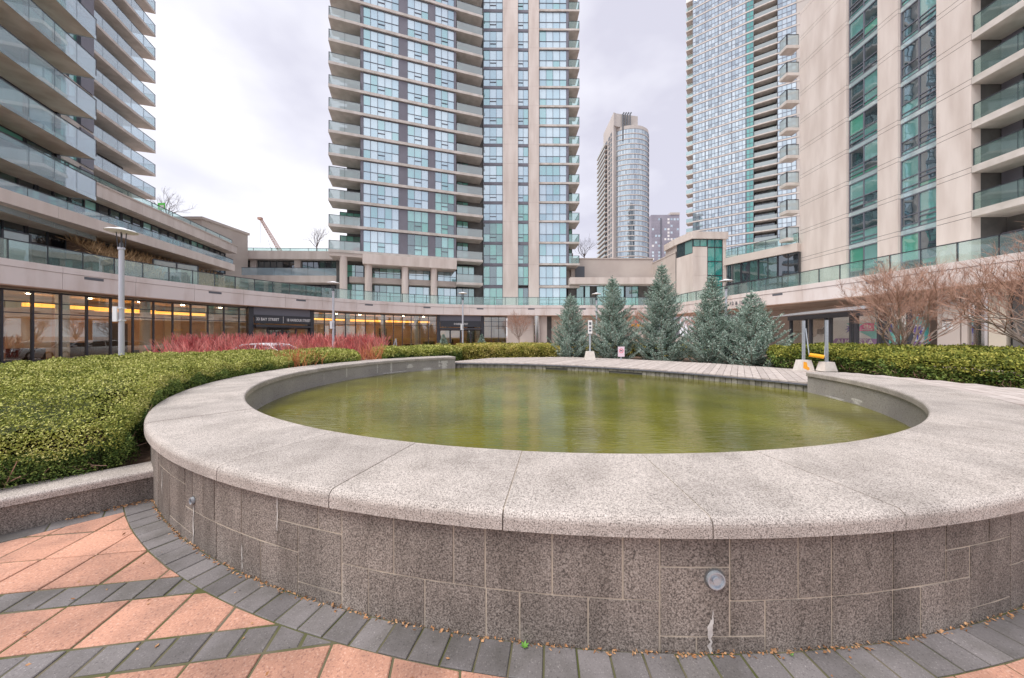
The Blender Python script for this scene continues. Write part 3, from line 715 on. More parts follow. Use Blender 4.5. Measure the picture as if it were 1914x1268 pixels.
def pstrip(name, mt, *a, **k): return MB().add(*strip(*a, **k)).build(name, mt, pod)
pl = 3.3; npan = int(S_END/pl)
for k in range(npan):
    s0, s1 = k*pl+.008, (k+1)*pl-.008
    pstrip('fascia_panel', 'fascia', s0, s1, -.25, 0, 4.25, 5.18); pstrip('fascia_panel', 'fascia', s0, s1, -.25, .035, 5.195, 5.55)
pstrip('fascia_backing', 'darkwall', 0, S_END-.1, -.4, -.2, 4.3, 5.5)
pstrip('soffit', 'warmsoffit', 0, S_END-.1, -1.4, -.02, 4.2, 4.252)
pstrip('terrace_slab', 'slab', 0, S_END-.1, -14, -.26, 5.2, 5.545); pstrip('aisle_ceiling', 'soffit', S_ARC-2, S_END-.2, -7, -1.41, 4.21, 4.27)
for k in range(2, npan-1, 2):
    pstrip('vent_grille', 'louver', k*pl+.9, k*pl+1.75, 0, .014, 4.98, 5.14, step=.4)
gp = 1.41; ng = int(S_END/gp)
for k in range(ng):
    s0, s1 = k*gp, (k+1)*gp
    pstrip('guard_panel', 'guard', s0+.03, s1-.03, -.11, -.095, 5.57, 6.55, step=.8)
    p, nn = pat(s0); a = math.atan2(-nn.x, nn.y)
    ob('guard_post', cached('gpost', lambda: MB().box(-.03,.03,-.03,.03,5.55,6.56).mesh('guard_post','frame')), pod, (p.x-nn.x*.15,p.y-nn.y*.15,0), a)
pstrip('guard_rail', 'frame', 0, S_END-.1, -.14, -.07, 6.555, 6.605)
# storefront: glazing circle R=27
RG = 27.0
def gl_ang(x, Rr=RG):
    k = (x-957)/F_PX; A = k*k+1; B = -2*(k*CC[0]+CC[1]); C = CC[0]**2+CC[1]**2-Rr*Rr
    t = (-B+math.sqrt(B*B-4*A*C))/(2*A); return math.degrees(math.atan2(t-CC[1], k*t-CC[0]))
def gp_(a, r=RG): return (CC[0]+r*math.cos(R(a)), CC[1]+r*math.sin(R(a)))
bays = [178.74+2.32*k for k in range(10,0,-1)]+[178.74-2.32*k for k in range(0,12)]+[151.84]
bayR = [140.1-(140.1-gl_ang(816))*k/13 for k in range(14)]
aE, aF = gl_ang(904), gl_ang(959); bayC = [aE+(aF-aE)*k/4 for k in range(5)]
for lst in (bays, bayR, bayC):
    for a0, a1 in zip(lst, lst[1:]):
        F = Fr(gp_(a0), gp_(a1)); w = F.len
        o = ob('storefront_bay', cached(('sf', round(w,2)), lambda: (lambda b: (b.box(0,.07,-.08,.08,0,4.12), [b.box(.07,w,-.05,.05,z-h,z) for z,h in ((.28,.30),(2.9,.05),(3.5,.05),(4.12,.08))], b)[2])(MB()).mesh('storefront_bay','frame')), pod, F.P(0,0,-.02), F.rz)
        for z0, z1 in ((.26,2.85),(2.9,3.45),(3.5,4.04)):
            sub('pane', cached(('sp', round(w,2), z0), lambda: MB().box(.07,w,-.006,.006,z0,z1).mesh('pane','shop')), o, (0,0,0))
# lobby behind the glass: floor, ceiling, back wall, columns, lit amber coves
def ring(name, mt, r0, r1, a0, a1, z0, z1, step=2.):
    n = max(1, int(abs(a1-a0)/step)); b = MB(); vs = []
    for i in range(n+1):
        a = a0+(a1-a0)*i/n
        for r, z in ((r0,z0),(r1,z0),(r1,z1),(r0,z1)): q = gp_(a, r); vs.append((*q, z))
    fs = [(i*4+k, i*4+(k+1)%4, i*4+4+(k+1)%4, i*4+4+k) for i in range(n) for k in range(4)]+[(0,1,2,3),(n*4+3,n*4+2,n*4+1,n*4)]
    return b.add(vs, fs).build(name, mt, pod)
ring('lobby_floor', 'lobbyfloor', 26.3, 34, 204, 92, -.22, -.02); ring('lobby_ceiling', 'interior2', 27.1, 34, 204, 92, 4.12, 4.19)
ring('back_wall', 'interior', 33.5, 34, 204, 92, -.02, 4.12)
for a in range(200, 94, -7): ring('lobby_wall_panel', 'interior2' if a % 3 else 'furn', 33.2, 33.48, a, a-random.uniform(1.5,3.5), 0, random.choice((4.1,2.6,3.2)), step=1)
ring('framed_picture', 'fire', 29.6, 29.7, 182, 176.6, .9, 2.6)
for a0, a1, r in ((184,176,30),(174,162,29.4),(167,154,30.5),(139,120,29.6),(131,112,31),(108,98,29.8)):
    ring('amber_cove', 'cove', r, r+.35, a0, a1, 3.36, 3.58)
for a in range(196, 96, -8):
    q = gp_(a, 28.6); MB().lathe([(.28,0),(.28,4.12)], q[0], q[1], 14).build('lobby_column', 'interior2', pod, smooth=False)
for k, a in enumerate(range(192, 98, -5)):
    q = gp_(a, 30.5+k%3); MB().box(q[0]-.7,q[0]+.7,q[1]-.4,q[1]+.4,0,.5+.3*(k%3)).build('lobby_seat', 'furn', pod)
    q = gp_(a+2, 29.2); MB().lathe([(.12,4.09),(.12,4.118)], q[0], q[1], 10).build('downlight', 'downlight', pod)
# entrance portals
def portal(a0, a1, words, sz):
    F = Fr(gp_(a0, 26.7), gp_(a1, 26.7)); w = F.len
    F.box('portal_jamb', 0, .35, 0, .6, -.02, 4.2, 'frame', pod); F.box('portal_jamb', w-.35, w, 0, .6, -.02, 4.2, 'frame', pod)
    F.box('portal_header', .36, w-.36, .05, .6, 3.35, 4.2, 'framegrey', pod); F.box('sign_board', .4, w-.4, -.04, .04, 2.72, 3.5, 'frame', pod)
    F.box('portal_canopy', .36, w-.36, -.5, .5, 2.38, 2.6, 'frame', pod)
    nd = 4; dw = (w-.7)/nd
    for k in range(nd):
        o = ob('door', cached(('door', round(dw,2)), lambda: MB().box(0,.09,-.03,.03,0,2.36).box(dw-.09,dw,-.03,.03,0,2.36).box(.09,dw-.09,-.03,.03,0,.2).box(.09,dw-.09,-.03,.03,2.26,2.36).mesh('door','frame')), pod, F.P(.35+k*dw,.35,0), F.rz)
        sub('pane', cached(('doorp', round(dw,2)), lambda: MB().box(.09,dw-.09,-.006,.006,.2,2.26).mesh('pane','shop')), o)
        sub('handle', cached('dhandle', lambda: MB().tube([(0,-.08,.8),(0,-.08,1.5)], .018, 6).mesh('handle','steel')), o, (dw-.14 if k % 2 == 0 else .14,0,0))
    for body, fu in words:
        text(body, sz, F.P(w*fu,-.05,3.1), R(90), F.rz, 'signwhite', pod, sx=.72 if len(body) < 15 else .6)
    return F, w
F, w = portal(151.84, 140.1, [('33 BAY STREET', .26), ('18 HARBOUR STREET', .735)], .36)
F.box('sign_divider', w*.485, w*.485+.03, -.06, -.042, 2.8, 3.42, 'signwhite', pod)
portal(gl_ang(816), gl_ang(904), [('18 HARBOUR STREET', .5)], .3)
# blank walls and undercroft at the back right
MB().box(-.6,4.6,43.6,43.9,-.25,4.2).build('rear_wall', 'concrete2', pod); MB().box(5.3,19,44.8,45.2,-.25,4.2).build('rear_wall', 'soffit', pod)
MB().box(4.6,5.3,44.5,44.7,-.2,4.2).build('dark_doorway', 'darkwall', pod)
for x in (3.2, 8.5, 13.5, 18.2): MB().lathe([(.45,-.25),(.45,4.2)], x, 43.3 if x < 4 else 43.6, 18).build('column', 'steel' if x < 4 else 'concrete2', pod)
# right-hand flank: ground floor wall behind the drive aisle, panels, steel column
MB().prism([(27.5,40),(28.5,26),(29.5,12),(30.2,12),(29.2,26),(28.2,40)], -.25, 5.2).build('aisle_wall', 'concrete2', pod)
FS = Fr((24.35,19.1),(25.1,12.0))
for x0, x1, mt in ((1752,1795,'concrete2'),(1797,1809,'concrete2'),(1848,1882,'interior2'),(1893,1960,'darkwall')):
    u0, u1 = FS.ux(x0), FS.ux(x1); FS.box('wall_panel', u0, u1-.02, 0, .3, -.2, 4.2, mt, pod)
FS.box('dark_opening', FS.ux(1883), FS.ux(1893), .2, .3, -.2, 4.2, 'black', pod)
q = FS.P(FS.ux(1828), .35); MB().lathe([(.44,-.2),(.44,.45),(.42,.46),(.42,4.2)], q.x, q.y, 28).build('steel_column', 'steel', pod, smooth=False)
FS.box('intercom', FS.ux(1800.5), FS.ux(1805), -.03, 0, 1.0, 1.2, 'black', pod)
u0, u1 = FS.ux(1762), FS.ux(1781); FS.box('notice_plate', u0, u1, -.02, 0, 1.95, 2.35, 'signwhite', pod); FS.box('notice_plate', u0, u1, -.02, 0, 2.42, 2.52, 'frame', pod)
for i, f in enumerate((.8,.5,.75,.4)): FS.box('faded_print', (u0+u1)/2-(u1-u0)*f/2, (u0+u1)/2+(u1-u0)*f/2, -.024, -.0205, 2.26-i*.085, 2.295-i*.085, 'louver', pod)
u0 = FS.ux(1814); FS.box('banner', u0, u0+.22, -.12, -.1, 2.55, 3.35, 'signwhite', pod)
for i in range(6): FS.box('faded_print', u0+.05, u0+.17, -.124, -.1205, 2.62+i*.12, 2.67+i*.12, 'louver', pod)
# numerals on the right fascia
k = next(i for i, s_ in enumerate(CUM) if s_ > 0 and PATH[i].x > 21.5); F = Fr(PATH[k][:], PATH[k+1][:])
text('12 & 16 YONGE', .46, F.P(F.ux(1392),-.03,4.72), R(90), F.rz, 'louver', pod, sx=1.)
# glass vestibule with ribbed metal canopy
ves = thing('glass_vestibule', 'glass entrance vestibule with dark posts and ribbed metal canopy at right', 'vestibule', (21, 21, 0))
FV = Fr((21.9,26.2),(20.5,17.2))
us = [0, 1.6, 2.1, 3.55, 3.9, 5.55, 5.9, 7.4, 7.75, 9.05]
for i, u in enumerate(us):
    FV.box('post', u, u+.16, 0, .18, -.2, 3.12, 'frame', ves)
for u0, u1 in zip(us, us[1:]): FV.box('pane', u0+.16, u1, .08, .095, .1, 2.8, 'shop', ves)
FV.box('beam', -.1, 9.3, -.06, .24, 2.8, 3.12, 'frame', ves); FV.box('sill', 0, 9.2, .03, .15, -.2, .1, 'frame', ves)
for i in range(6): FV.box('canopy_rib', -1.2, 6.4, -.55+i*.42, -.22+i*.42, 3.14+i*.07, 3.2+i*.07, 'roofmetal', ves)
FL = Fr(FV.P(0,2.6)[:2], FV.P(0,.2)[:2])
FL.box('beam', 0, 2.4, 0, .2, 2.8, 3.12, 'frame', ves); FL.box('pane', .1, 2.3, .08, .095, -.1, 2.8, 'shop', ves); FL.box('post', 1.1, 1.24, 0, .18, -.2, 2.8, 'frame', ves)

# ================================================================== CENTRE TOWER
BZ = [11.53,14.56,17.56,20.25]+[20.25+2.7*k for k in range(1,13)]
tB = thing('apartment_tower', 'tall central glass and concrete tower with angled left wing', 'tower', (-6, 47, 5.5))
FW = Fr((-21.7,39.2),(-4.06,44.9)); FF = Fr((-4.06,46.6),(9.75,46.75))
uw = FW.ux; uf = FF.ux
top = BZ[-1]+2.7
MB().prism([FW.P(uw(676),.35)[:2],FW.P(uw(853),.35)[:2],FW.P(uw(853),2.0)[:2],FW.P(FW.len,2.0)[:2],FF.P(.0,.3)[:2],FF.P(uf(1060),.3)[:2],FF.P(uf(1060),14)[:2],(-14,60),(-20,50),FW.P(uw(640),3.2)[:2],FW.P(uw(676),3.2)[:2]], 11.5, top).build('core', 'darkwall', tB)
for i, z in enumerate(BZ):
    zt = z+.32; zn = BZ[i+1] if i+1 < len(BZ) else z+2.7
    # left wing: slab with end balcony, three window groups, recessed balcony
    FW.box('floor_slab', 0, FW.len+.1, -.12, 2.4, z, zt, 'slab', tB)
    z0, z1 = zt, zn-.06
    window(tB, FW, uw(678.6), uw(745.5), z0, z1, 5, glass='glassB', y=.1, opener=(2,.28))
    window(tB, FW, uw(761.4), uw(800.7), z0, z1, 3, glass='glassB' if i > 1 else 'glassgreen', y=.1, opener=(1,.28))
    window(tB, FW, uw(813.2), uw(849), z0, z1, 3, glass='glassB' if i > 2 else 'glassgreen', y=.1, opener=(1,.28))
    for x0, x1 in ((673.6,678.5),(745.6,761.3),(800.8,813.1),(849.1,852.8)): FW.box('grey_panel', uw(x0), uw(x1), .06, .2, z0, z1, 'panelgrey', tB)
    FW.box('lintel', uw(678.6), uw(849), .05, .3, z1, zn-.001, 'frame', tB)
    guard(tB, FW, .05, uw(673.6), zt, 1.05, y=-.05, glass='guardfrost', panel=2.)
    gs = Fr(FW.P(.05,2.3)[:2], FW.P(.05,-.05)[:2]); guard(tB, gs, 0, gs.len, zt, 1.05, glass='guard', panel=1.2)
    window(tB, FW, uw(626), uw(668), z0, z1-.05, 3, rows=(0,1), glass='glassgreen', frame='frame', y=3.1)
    guard(tB, FW, uw(853.4), FW.len+.05, zt, 1.05, y=-.05, glass='guardfrost', panel=3.6, post=False)
    window(tB, FW, uw(858), uw(880), z0, z1, 2, rows=(0,1), glass='glassgreen', frame='frame', y=1.95)
    # front wing
    FF.box('floor_slab', 0, uf(940)-.02, .0, 2, z-.1, zt-.1, 'panelgrey', tB)
    window(tB, FF, uf(903.5), uf(940)-.03, zt-.1, zn-.1, 3, rows=(0,.42,1), glass='glassB' if i > 1 else 'glassgreen', y=.06, opener=(1,.25))
    window(tB, FF, uf(968.3), uf(987.6), zt-.1, zn-.12, 2, rows=(0,.42,1), glass='glassB' if i > 2 else 'glassgreen', y=.12, opener=(0,.25))
    FF.box('spandrel', uf(968.2), uf(987.8), .05, .3, z-.12, zt-.1, 'panelgrey', tB)
    FF.box('floor_slab', uf(1007.2), uf(1083), -.1, 3.0, z, zt-.06, 'slab', tB)
    window(tB, FF, uf(1008), uf(1059), zt-.06, zn, 4, rows=(0,.4,1), glass='glassB', y=.08)
    FF.box('grey_panel', uf(1059), uf(1063), .02, .4, zt-.06, zn, 'panelgrey', tB)
    guard(tB, FF, uf(1063), uf(1083)-.04, zt-.06, 1.05, y=-.05, glass='guard', panel=1.8)
    gs = Fr(FF.P(uf(1083)-.04,-.05)[:2], FF.P(uf(1083)-.04,2.9)[:2]); guard(tB, gs, 0, gs.len, zt-.06, 1.05, glass='guard', panel=1.4)
    window(tB, FF, uf(1063.5), uf(1076), zt, zn-.1, 2, rows=(0,1), glass='glassgreen', frame='frame', y=2.6)
pz = [5.55]+BZ+[top]
for x0, x1 in ((940,968),(988,1007)):
    for z0, z1 in zip(pz, pz[1:]): FF.box('pier_panel', uf(x0), uf(x1), -.35, .5, z0+.006, z1-.006, 'concrete', tB)
    FF.box('pier_core', uf(x0)+.02, uf(x1)-.02, -.33, .5, 5.55, top, 'frame', tB)
FF.box('pier_side', uf(940)-.025, uf(940)-.005, -.34, .5, 5.55, top, 'panelgrey', tB)
FW.box('roof_slab', 0, FW.len, -.1, 6, top, top+.4, 'slab', tB); FF.box('roof_slab', 0, FF.len, -.1, 10, top, top+.4, 'slab', tB)
# base of the tower: fascia, columns, two recessed storeys
nfa = 9
for k in range(nfa):
    u0, u1 = uw(678)+(FW.len-.2-uw(678))*k/nfa, uw(678)+(FW.len-.2-uw(678))*(k+1)/nfa
    if FW.P(u1)[0] < -7.2: FW.box('fascia_panel', u0+.006, u1-.006, -.3, .3, 10.35, 11.52, 'concrete', tB)
FW.box('fascia_backing', uw(678), uw(853), -.27, 2.6, 10.36, 11.5, 'concrete2', tB)
FW.box('balcony_soffit', .1, uw(678), -.05, 2.6, 11.1, 11.52, 'concrete2', tB)
for x in (641,688,757,811.5):
    q = FW.P(uw(x), .35); MB().lathe([(.42,5.5),(.42,11.2)], q.x, q.y, 20).build('round_column', 'concrete', tB)
FW.box('recess_wall', .4, uw(853), 2.5, 2.8, 5.5, 11.2, 'darkwall', tB)
FW.box('storey_band', uw(650), uw(855), 1.2, 2.5, 8.25, 8.95, 'concrete2', tB)
F2 = Fr(FW.P(0,2.3)[:2], FW.P(FW.len,2.3)[:2]); u2 = F2.ux
for z0, z1 in ((5.6,8.2),(8.98,10.6)):
    for x0, x1, c in ((648,680,2),(696,749,4),(764,804,3),(818,853,3)): window(tB, F2, u2(x0), u2(x1), z0, z1, c, rows=(0,.45,1), glass='glassgreen' if x0 < 760 else 'glassB', frame='frame', y=0)
for z0, z1 in ((5.6,8.35),(8.7,11.4)):
    window(tB, FF, uf(903.5), uf(940)-.03, z0, z1, 3, rows=(0,.42,1), glass='glassgreen', y=.06)
    window(tB, FF, uf(968.3), uf(987.6), z0, z1, 2, rows=(0,.42,1), glass='glassgreen', y=.12)
    window(tB, FF, uf(1008), uf(1059), z0, z1, 4, rows=(0,.4,1), glass='glassB', y=.08)
    window(tB, FW, uw(858), uw(892), z0, z1-.1, 3, rows=(0,1), glass='glassgreen', frame='frame', y=2.)
FW.box('floor_slab', uw(853.4), FW.len+.1, -.12, 2.2, 8.4, 8.72, 'slab', tB); guard(tB, FW, uw(853.4), FW.len+.05, 8.72, 1.05, y=-.05, glass='guardfrost', panel=3.6, post=False)
FF.box('floor_slab', 0, uf(940)-.02, 0, 2, 8.36, 8.68, 'panelgrey', tB); FF.box('floor_slab', uf(1007.2), uf(1083), -.1, 3, 8.36, 8.68, 'slab', tB); FF.box('core_low', -5, uf(1060), .4, 6, 5.5, 11.5, 'darkwall', tB); FF.box('core_low', uf(1060), uf(1079), 3.05, 6, 5.5, 14, 'concrete2', tB)
q = FW.P(uw(655), 1.2)
for dx in (0, 1.0): MB().box(q.x+dx,q.x+dx+.7,q.y+.3*dx,q.y+.3*dx+.6,11.86,12.3).box(q.x+dx,q.x+dx+.7,q.y+.3*dx+.5,q.y+.3*dx+.62,12.3,12.65).build('red_chair', 'signred', None); 
for i, o in enumerate([o for o in COL.objects if o.name.startswith('red_chair')]): tag(o, ('left' if i == 0 else 'right')+' red armchair on the lowest balcony of the central tower', 'chair', 'red balcony chairs')

# ================================================================== LEFT BUILDINGS
tA = thing('balcony_block', 'near left apartment block with deep blue glass balconies', 'building', (-32, 18, 5.5))
FA = Fr((-24.5,10.7),(-28.72,22.9)); ua = FA.ux
ZA = [8.2+2.78*k for k in range(-0, 8)]
FB = Fr(FA.P(-2,1.95)[:2], FA.P(FA.len+2.7,1.95)[:2])
MB().prism([FA.P(-2,2.2)[:2],FA.P(FA.len+2.7,2.2)[:2],FA.P(FA.len+2.7,9)[:2],FA.P(-2,9)[:2]], 5.5, ZA[-1]+2.6).build('core', 'darkwall', tA)
zz = [5.42]+ZA
for i, z in enumerate(zz):
    zt = z+.2; zn = zz[i+1] if i+1 < len(zz) else z+2.78
    if i:
        FA.box('balcony_slab', -2, FA.len, 0, 2.4, z, zt, 'soffit', tA)
        guard(tA, FA, -1.9, FA.len-.02, zt, 1.08, y=-.03, glass='guardblue', panel=1.55, below=.26)
        gs = Fr(FA.P(FA.len-.02,-.02)[:2], FA.P(FA.len-.02,1.9)[:2]); guard(tA, gs, 0, gs.len, zt, 1.08, glass='guardblue', panel=1.9, below=.26)
    n = 8; L_ = FB.len-2.9
    for k in range(n): window(tA, FB, L_*k/n+.03, L_*(k+1)/n-.03, zt+.02, zn-.02, 1, rows=(0,.3,1) if k % 3 else (0,1), glass='glassgreen', frame='frame', bar=.07)
    window(tA, FB, FB.len-2.6, FB.len-1.2, zt+.02, zn-.02, 2, glass='glassgreen', frame='framegrey')
    FB.box('dark_pilaster', FB.len-2.88, FB.len-2.62, -.15, .3, zt, zn, 'frame', tA); FB.box('dark_pilaster', FB.len-1.18, FB.len-.1, -.2, .3, zt, zn, 'panelgrey', tA)
    FB.box('slab_band', FB.len-2.7, FB.len, -.1, .3, z-.12, zt, 'slab', tA)
tA2 = thing('rear_balcony_tower', 'rear left tower with stacked pale balcony slabs against the sky', 'tower', (-45, 38, 11))
FA2 = Fr((-38.6,27.5),(-42.1,39.2)); FR2 = Fr(FA2.P(0,2.)[:2], FA2.P(FA2.len-1.6,2.)[:2])
ZA2 = [14.9+2.745*k for k in range(0, 12)]
MB().prism([FR2.P(0,.15)[:2],FR2.P(FR2.len-.6,.15)[:2],FR2.P(FR2.len-.6,9)[:2],FR2.P(0,9)[:2]], 11, ZA2[-1]+2.7).build('core', 'darkwall', tA2)
for z in ZA2:
    FA2.box('balcony_slab', 0, FA2.len, 0, 3.4, z, z+.28, 'slab', tA2); guard(tA2, FA2, .05, FA2.len-.03, z+.28, 1.08, y=.03, glass='guardblue', panel=1.8, below=.0)
    gs = Fr(FA2.P(FA2.len-.03,.03)[:2], FA2.P(FA2.len-.03,3.3)[:2]); guard(tA2, gs, 0, gs.len, z+.28, 1.08, glass='guard', panel=1.6)
    for k in range(5): window(tA2, FR2, FR2.len*k/5+.02, FR2.len*(k+1)/5-.02, z+.3, z+2.72, 2, rows=(0,1), glass='glassdark', frame='frame')
# terraced podium storeys on the left
tP = thing('terraced_block', 'stepped left podium storeys with long pale parapets', 'building', (-33, 32, 5.5))
FU = Fr((-27.6,17.2),(-32.75,39.5)); FLo = Fr((-25.9,16.2),(-29.4,35.2)); FWn = Fr(FU.P(0,1.2)[:2], FU.P(FU.len,1.2)[:2])
for k in range(7): FU.box('parapet_panel', FU.len*k/7+.006, FU.len*(k+1)/7-.006, 0, .4, 11.35, 12.2, 'concrete', tP)
FU.box('parapet_cap', 0, FU.len+.05, -.06, .5, 12.2, 12.32, 'concrete2', tP); FU.box('roof_slab', 0, FU.len, .41, 9, 11.36, 11.9, 'soffit', tP)
guard(tP, FU, 0, FU.len-.3, 12.3, .55, y=.35, glass='guard', panel=2.2)
for k in range(6): FLo.box('parapet_panel', FLo.len*k/6+.006, FLo.len*(k+1)/6-.006, 0, .35, 8.45, 9.15, 'concrete', tP)
FLo.box('terrace_slab', 0, FLo.len, .36, 5, 8.46, 8.8, 'soffit', tP); guard(tP, FLo, 0, FLo.len-.05, 9.15, .5, y=.15, glass='guardblue', panel=1.9)
for k in range(12): window(tP, FWn, FWn.len*k/12+.02, FWn.len*(k+1)/12-.02, 8.85, 11.34, 2, rows=(0,1) if k % 2 else (0,.6,1), glass='glassdark' if k % 3 else 'glassgreen', frame='frame', bar=.08)
F5 = Fr(FLo.P(0,2.6)[:2], FLo.P(FLo.len,2.6)[:2])
for k in range(9): window(tP, F5, F5.len*k/9+.02, F5.len*(k+1)/9-.02, 5.6, 8.44, 2, rows=(0,.6,1), glass='glassdark', frame='frame')
MB().prism([FU.P(0,1.4)[:2],FU.P(FU.len,1.4)[:2],FU.P(FU.len,8)[:2],FU.P(0,8)[:2]], 5.5, 11.34).build('core', 'darkwall', tP)
MB().prism([(-35.7,38.2),(-35.2,44.2),(-41,44.2),(-41,38.2)], 5.5, 15.0).build('end_block', 'concrete2', tP); MB().prism([(-35.55,38.05),(-35.05,44.35),(-41,44.35),(-41,38.05)], 15.0, 15.3).build('block_cap', 'concrete2', tP)
# planter privacy screens, patio tubs and dry grasses on the podium terrace
def screen(x0, x1, y0, Z0, Z1, label):
    a, c = px(x0, y0, Z0), px(x1, y0, Z1); F = Fr(a[:2], c[:2]); t = thing('privacy_screen', label, 'screen', (a[0],a[1],5.55))
    n = 2 if x1-x0 > 60 else 1
    for k in range(n): F.box('panel', F.len*k/n+.05, F.len*(k+1)/n-.05, -.01, .01, 5.6, 7.35, 'guardfrost', t)
    for k in range(n+1): F.box('post', F.len*k/n-.04, F.len*k/n+.04, -.04, .04, 5.55, 7.4, 'frame', t)
    F.box('rail', 0, F.len, -.03, .03, 7.35, 7.42, 'frame', t)
screen(286, 370, 490, 25.0, 27.6, 'pair of frosted screens behind two grey tubs on the left terrace'); screen(4, 56, 430, 18.0, 19.0, 'single frosted screen at the far left of the terrace')
for x, nm in ((320,'left'),(341,'right')):
    q = px(x, 520, 25.5); tag(MB().lathe([(.35,5.55),(.45,5.7),(.42,6.25),(.3,6.32),(.28,6.45),(.2,6.45)], q[0], q[1], 18).build('patio_tub', 'louver', smooth=False), nm+' of two round grey tubs behind the podium guard glass', 'tub', 'grey tubs')
bk = FLo.ux(200), FLo.ux(436); n = 9000; uu = RNG.uniform(bk[0], bk[1], n); off = RNG.uniform(-1.3,2.1,n)
MB().add([tuple(FLo.P(u, y_, z_)) for u in bk for y_, z_ in ((-1.35,5.5),(-1.3,5.75),(2.2,7.9),(2.2,5.5))], [(0,1,2,3),(7,6,5,4),(1,5,6,2),(0,4,5,1),(3,2,6,7),(0,3,7,4)]).build('planted_bank', 'mulch', tP)
pts = np.array([FLo.P(float(a_), float(o_))[:] for a_, o_ in zip(uu, off)]); pts[:,2] = 5.7+(off+1.3)*.62
V, Fq = leaves(pts, np.tile([.25,-.15,1.], (n,1)), RNG.uniform(.35,.85,n), .035, .5)
tag(stuff(ob('dry_grass', np_mesh('dry_grass', V, Fq, 'drygrass'))), 'tan dry ornamental grasses on the left podium terrace', 'grass')
# link storeys between left block and tower
tL = thing('link_block', 'low two storey link with grey rooftop rail left of the central tower', 'building', (-30, 45, 5.5))
FK2 = Fr((-37.5,44.6),(-20.5,45.2)); ul = FK2.ux
FK2.box('roof_band', 0, FK2.len, -.4, .2, 11.9, 13.0, 'concrete', tL); FK2.box('roof_slab', 0, FK2.len, .2, 9, 11.9, 12.9, 'slab', tL); guard(tL, FK2, 0, FK2.len, 13.0, .5, y=.3, glass='guard', panel=2.5)
FK2.box('storey_band', 0, FK2.len, -1.5, .6, 8.6, 9.5, 'concrete', tL); guard(tL, FK2, 0, FK2.len, 9.5, 1.0, y=-1.4, glass='guardblue', panel=2.1)
FK2.box('core', 0, FK2.len, .8, 9, 5.5, 11.9, 'darkwall', tL)
for x0, x1 in ((451,464),(476,547),(559,626)): window(tL, FK2, ul(x0), ul(x1), 9.6, 11.85, 2 if x1-x0 < 20 else 6, rows=(0,1), glass='glassdark', frame='frame', y=.6)
for x0, x1 in ((440,450.5),(464.5,475.5),(547.5,558.5)): FK2.box('pier', ul(x0), ul(x1), .3, .8, 9.5, 11.9, 'concrete', tL)
for k in range(14): FK2.box('louvre_slat', ul(440), ul(560), .1, .4, 5.7+k*.19, 5.82+k*.19, 'louver', tL)
window(tL, FK2, ul(565), ul(626), 5.6, 8.5, 4, glass='glassdark', frame='frame', y=.3)

# ================================================================== RIGHT BUILDINGS
tC = thing('right_apartment_block', 'near right apartment block with cream piers and green windows', 'building', (31, 25, 5.5))
FC = Fr((29.25,33.6),(28.95,13.5)); uc = FC.ux
ZC = [9.1+2.8*k for k in range(0, 9)]; topC = ZC[-1]+2.8
pc = [1495,1582,1640,1678,1750,1815]
zc = [5.5]+[z+.2 for z in ZC]+[topC]
for x0, x1 in ((1495,1582),(1640,1678),(1750,1815)):
    for z0, z1 in zip(zc, zc[1:]):
        FC.box('pier_panel', uc(x0), uc(x1), 0, .6, z0+.185, z1-.185, 'concrete', tC); FC.box('pier_band', uc(x0), uc(x1), 0, .6, z1-.155, z1+.155, 'concrete', tC)
    FC.box('pier_core', uc(x0)+.01, uc(x1)-.01, .015, .6, 5.5, topC, 'frame', tC)
for i, z in enumerate(zc[:-1]):
    zn = zc[i+1]
    for x0, x1 in ((1582.5,1639.5),(1678.5,1749.5)):
        window(tC, FC, uc(x0), uc(x1), z+.17, zn-.17, 2, rows=(0,.14,.42,1), glass='glassC', frame='framegrey', y=.25, opener=(1 if x0 > 1600 else 0,.3), bar=.07)
        FC.box('spandrel', uc(x0), uc(x1), .2, .4, zn-.16, zn+.16, 'spandrel', tC)
MB().prism([FC.P(uc(1497),.5)[:2],FC.P(uc(1813),.5)[:2],FC.P(uc(1813),2.3)[:2],FC.P(FC.len,2.3)[:2],FC.P(FC.len,14)[:2],FC.P(0,14)[:2]], 5.5, topC).build('core', 'darkwall', tC)
FCb = Fr(FC.P(uc(1815)+.02,1.9)[:2], FC.P(FC.len,1.9)[:2])
for i, z in enumerate([5.3]+ZC):
    if i:
        FC.box('balcony_slab', uc(1815)+.02, FC.len, 0, 2.4, z, z+.42, 'slab', tC); guard(tC, FC, uc(1815)+.05, FC.len, z+.42, 1.05, y=.08, glass='guard', panel=1.7)
        if i > 1:
            FN = Fr((27.95,34.7),(27.95,33.75)); FN.box('balcony_slab', 0, .95, 0, 1.3, z-.6, z-.3, 'slab', tC); guard(tC, FN, .02, .93, z-.3, 1.05, y=.04, glass='guardfrost', panel=1.2)
            FN2 = Fr((27.98,33.78),(29.2,33.78)); guard(tC, FN2, 0, 1.22, z-.3, 1.05, glass='guardfrost', panel=1.3)
    for k in range(4): window(tC, FCb, .9+k*1.45, .9+(k+1)*1.45-.02, z+.44, z+2.78, 1, rows=(0,1), glass='glassgreen', frame='frame', bar=.07)
    FCb.box('side_wall', 0, .88, -.05, .3, z+.42, z+2.8, 'panelgrey', tC)
FE = Fr((36,33.9),(29.25,33.9))
# wall lamp on the near pier
q = FC.P(uc(1652), -.5, 7.4); MB().box(q.x-.12,q.x+.35,q.y-.12,q.y+.12,7.32,7.45).tube([(q.x+.3,q.y,7.35),(q.x+.45,q.y,6.95)], .03, 6).build('wall_lamp', 'louver', tC)
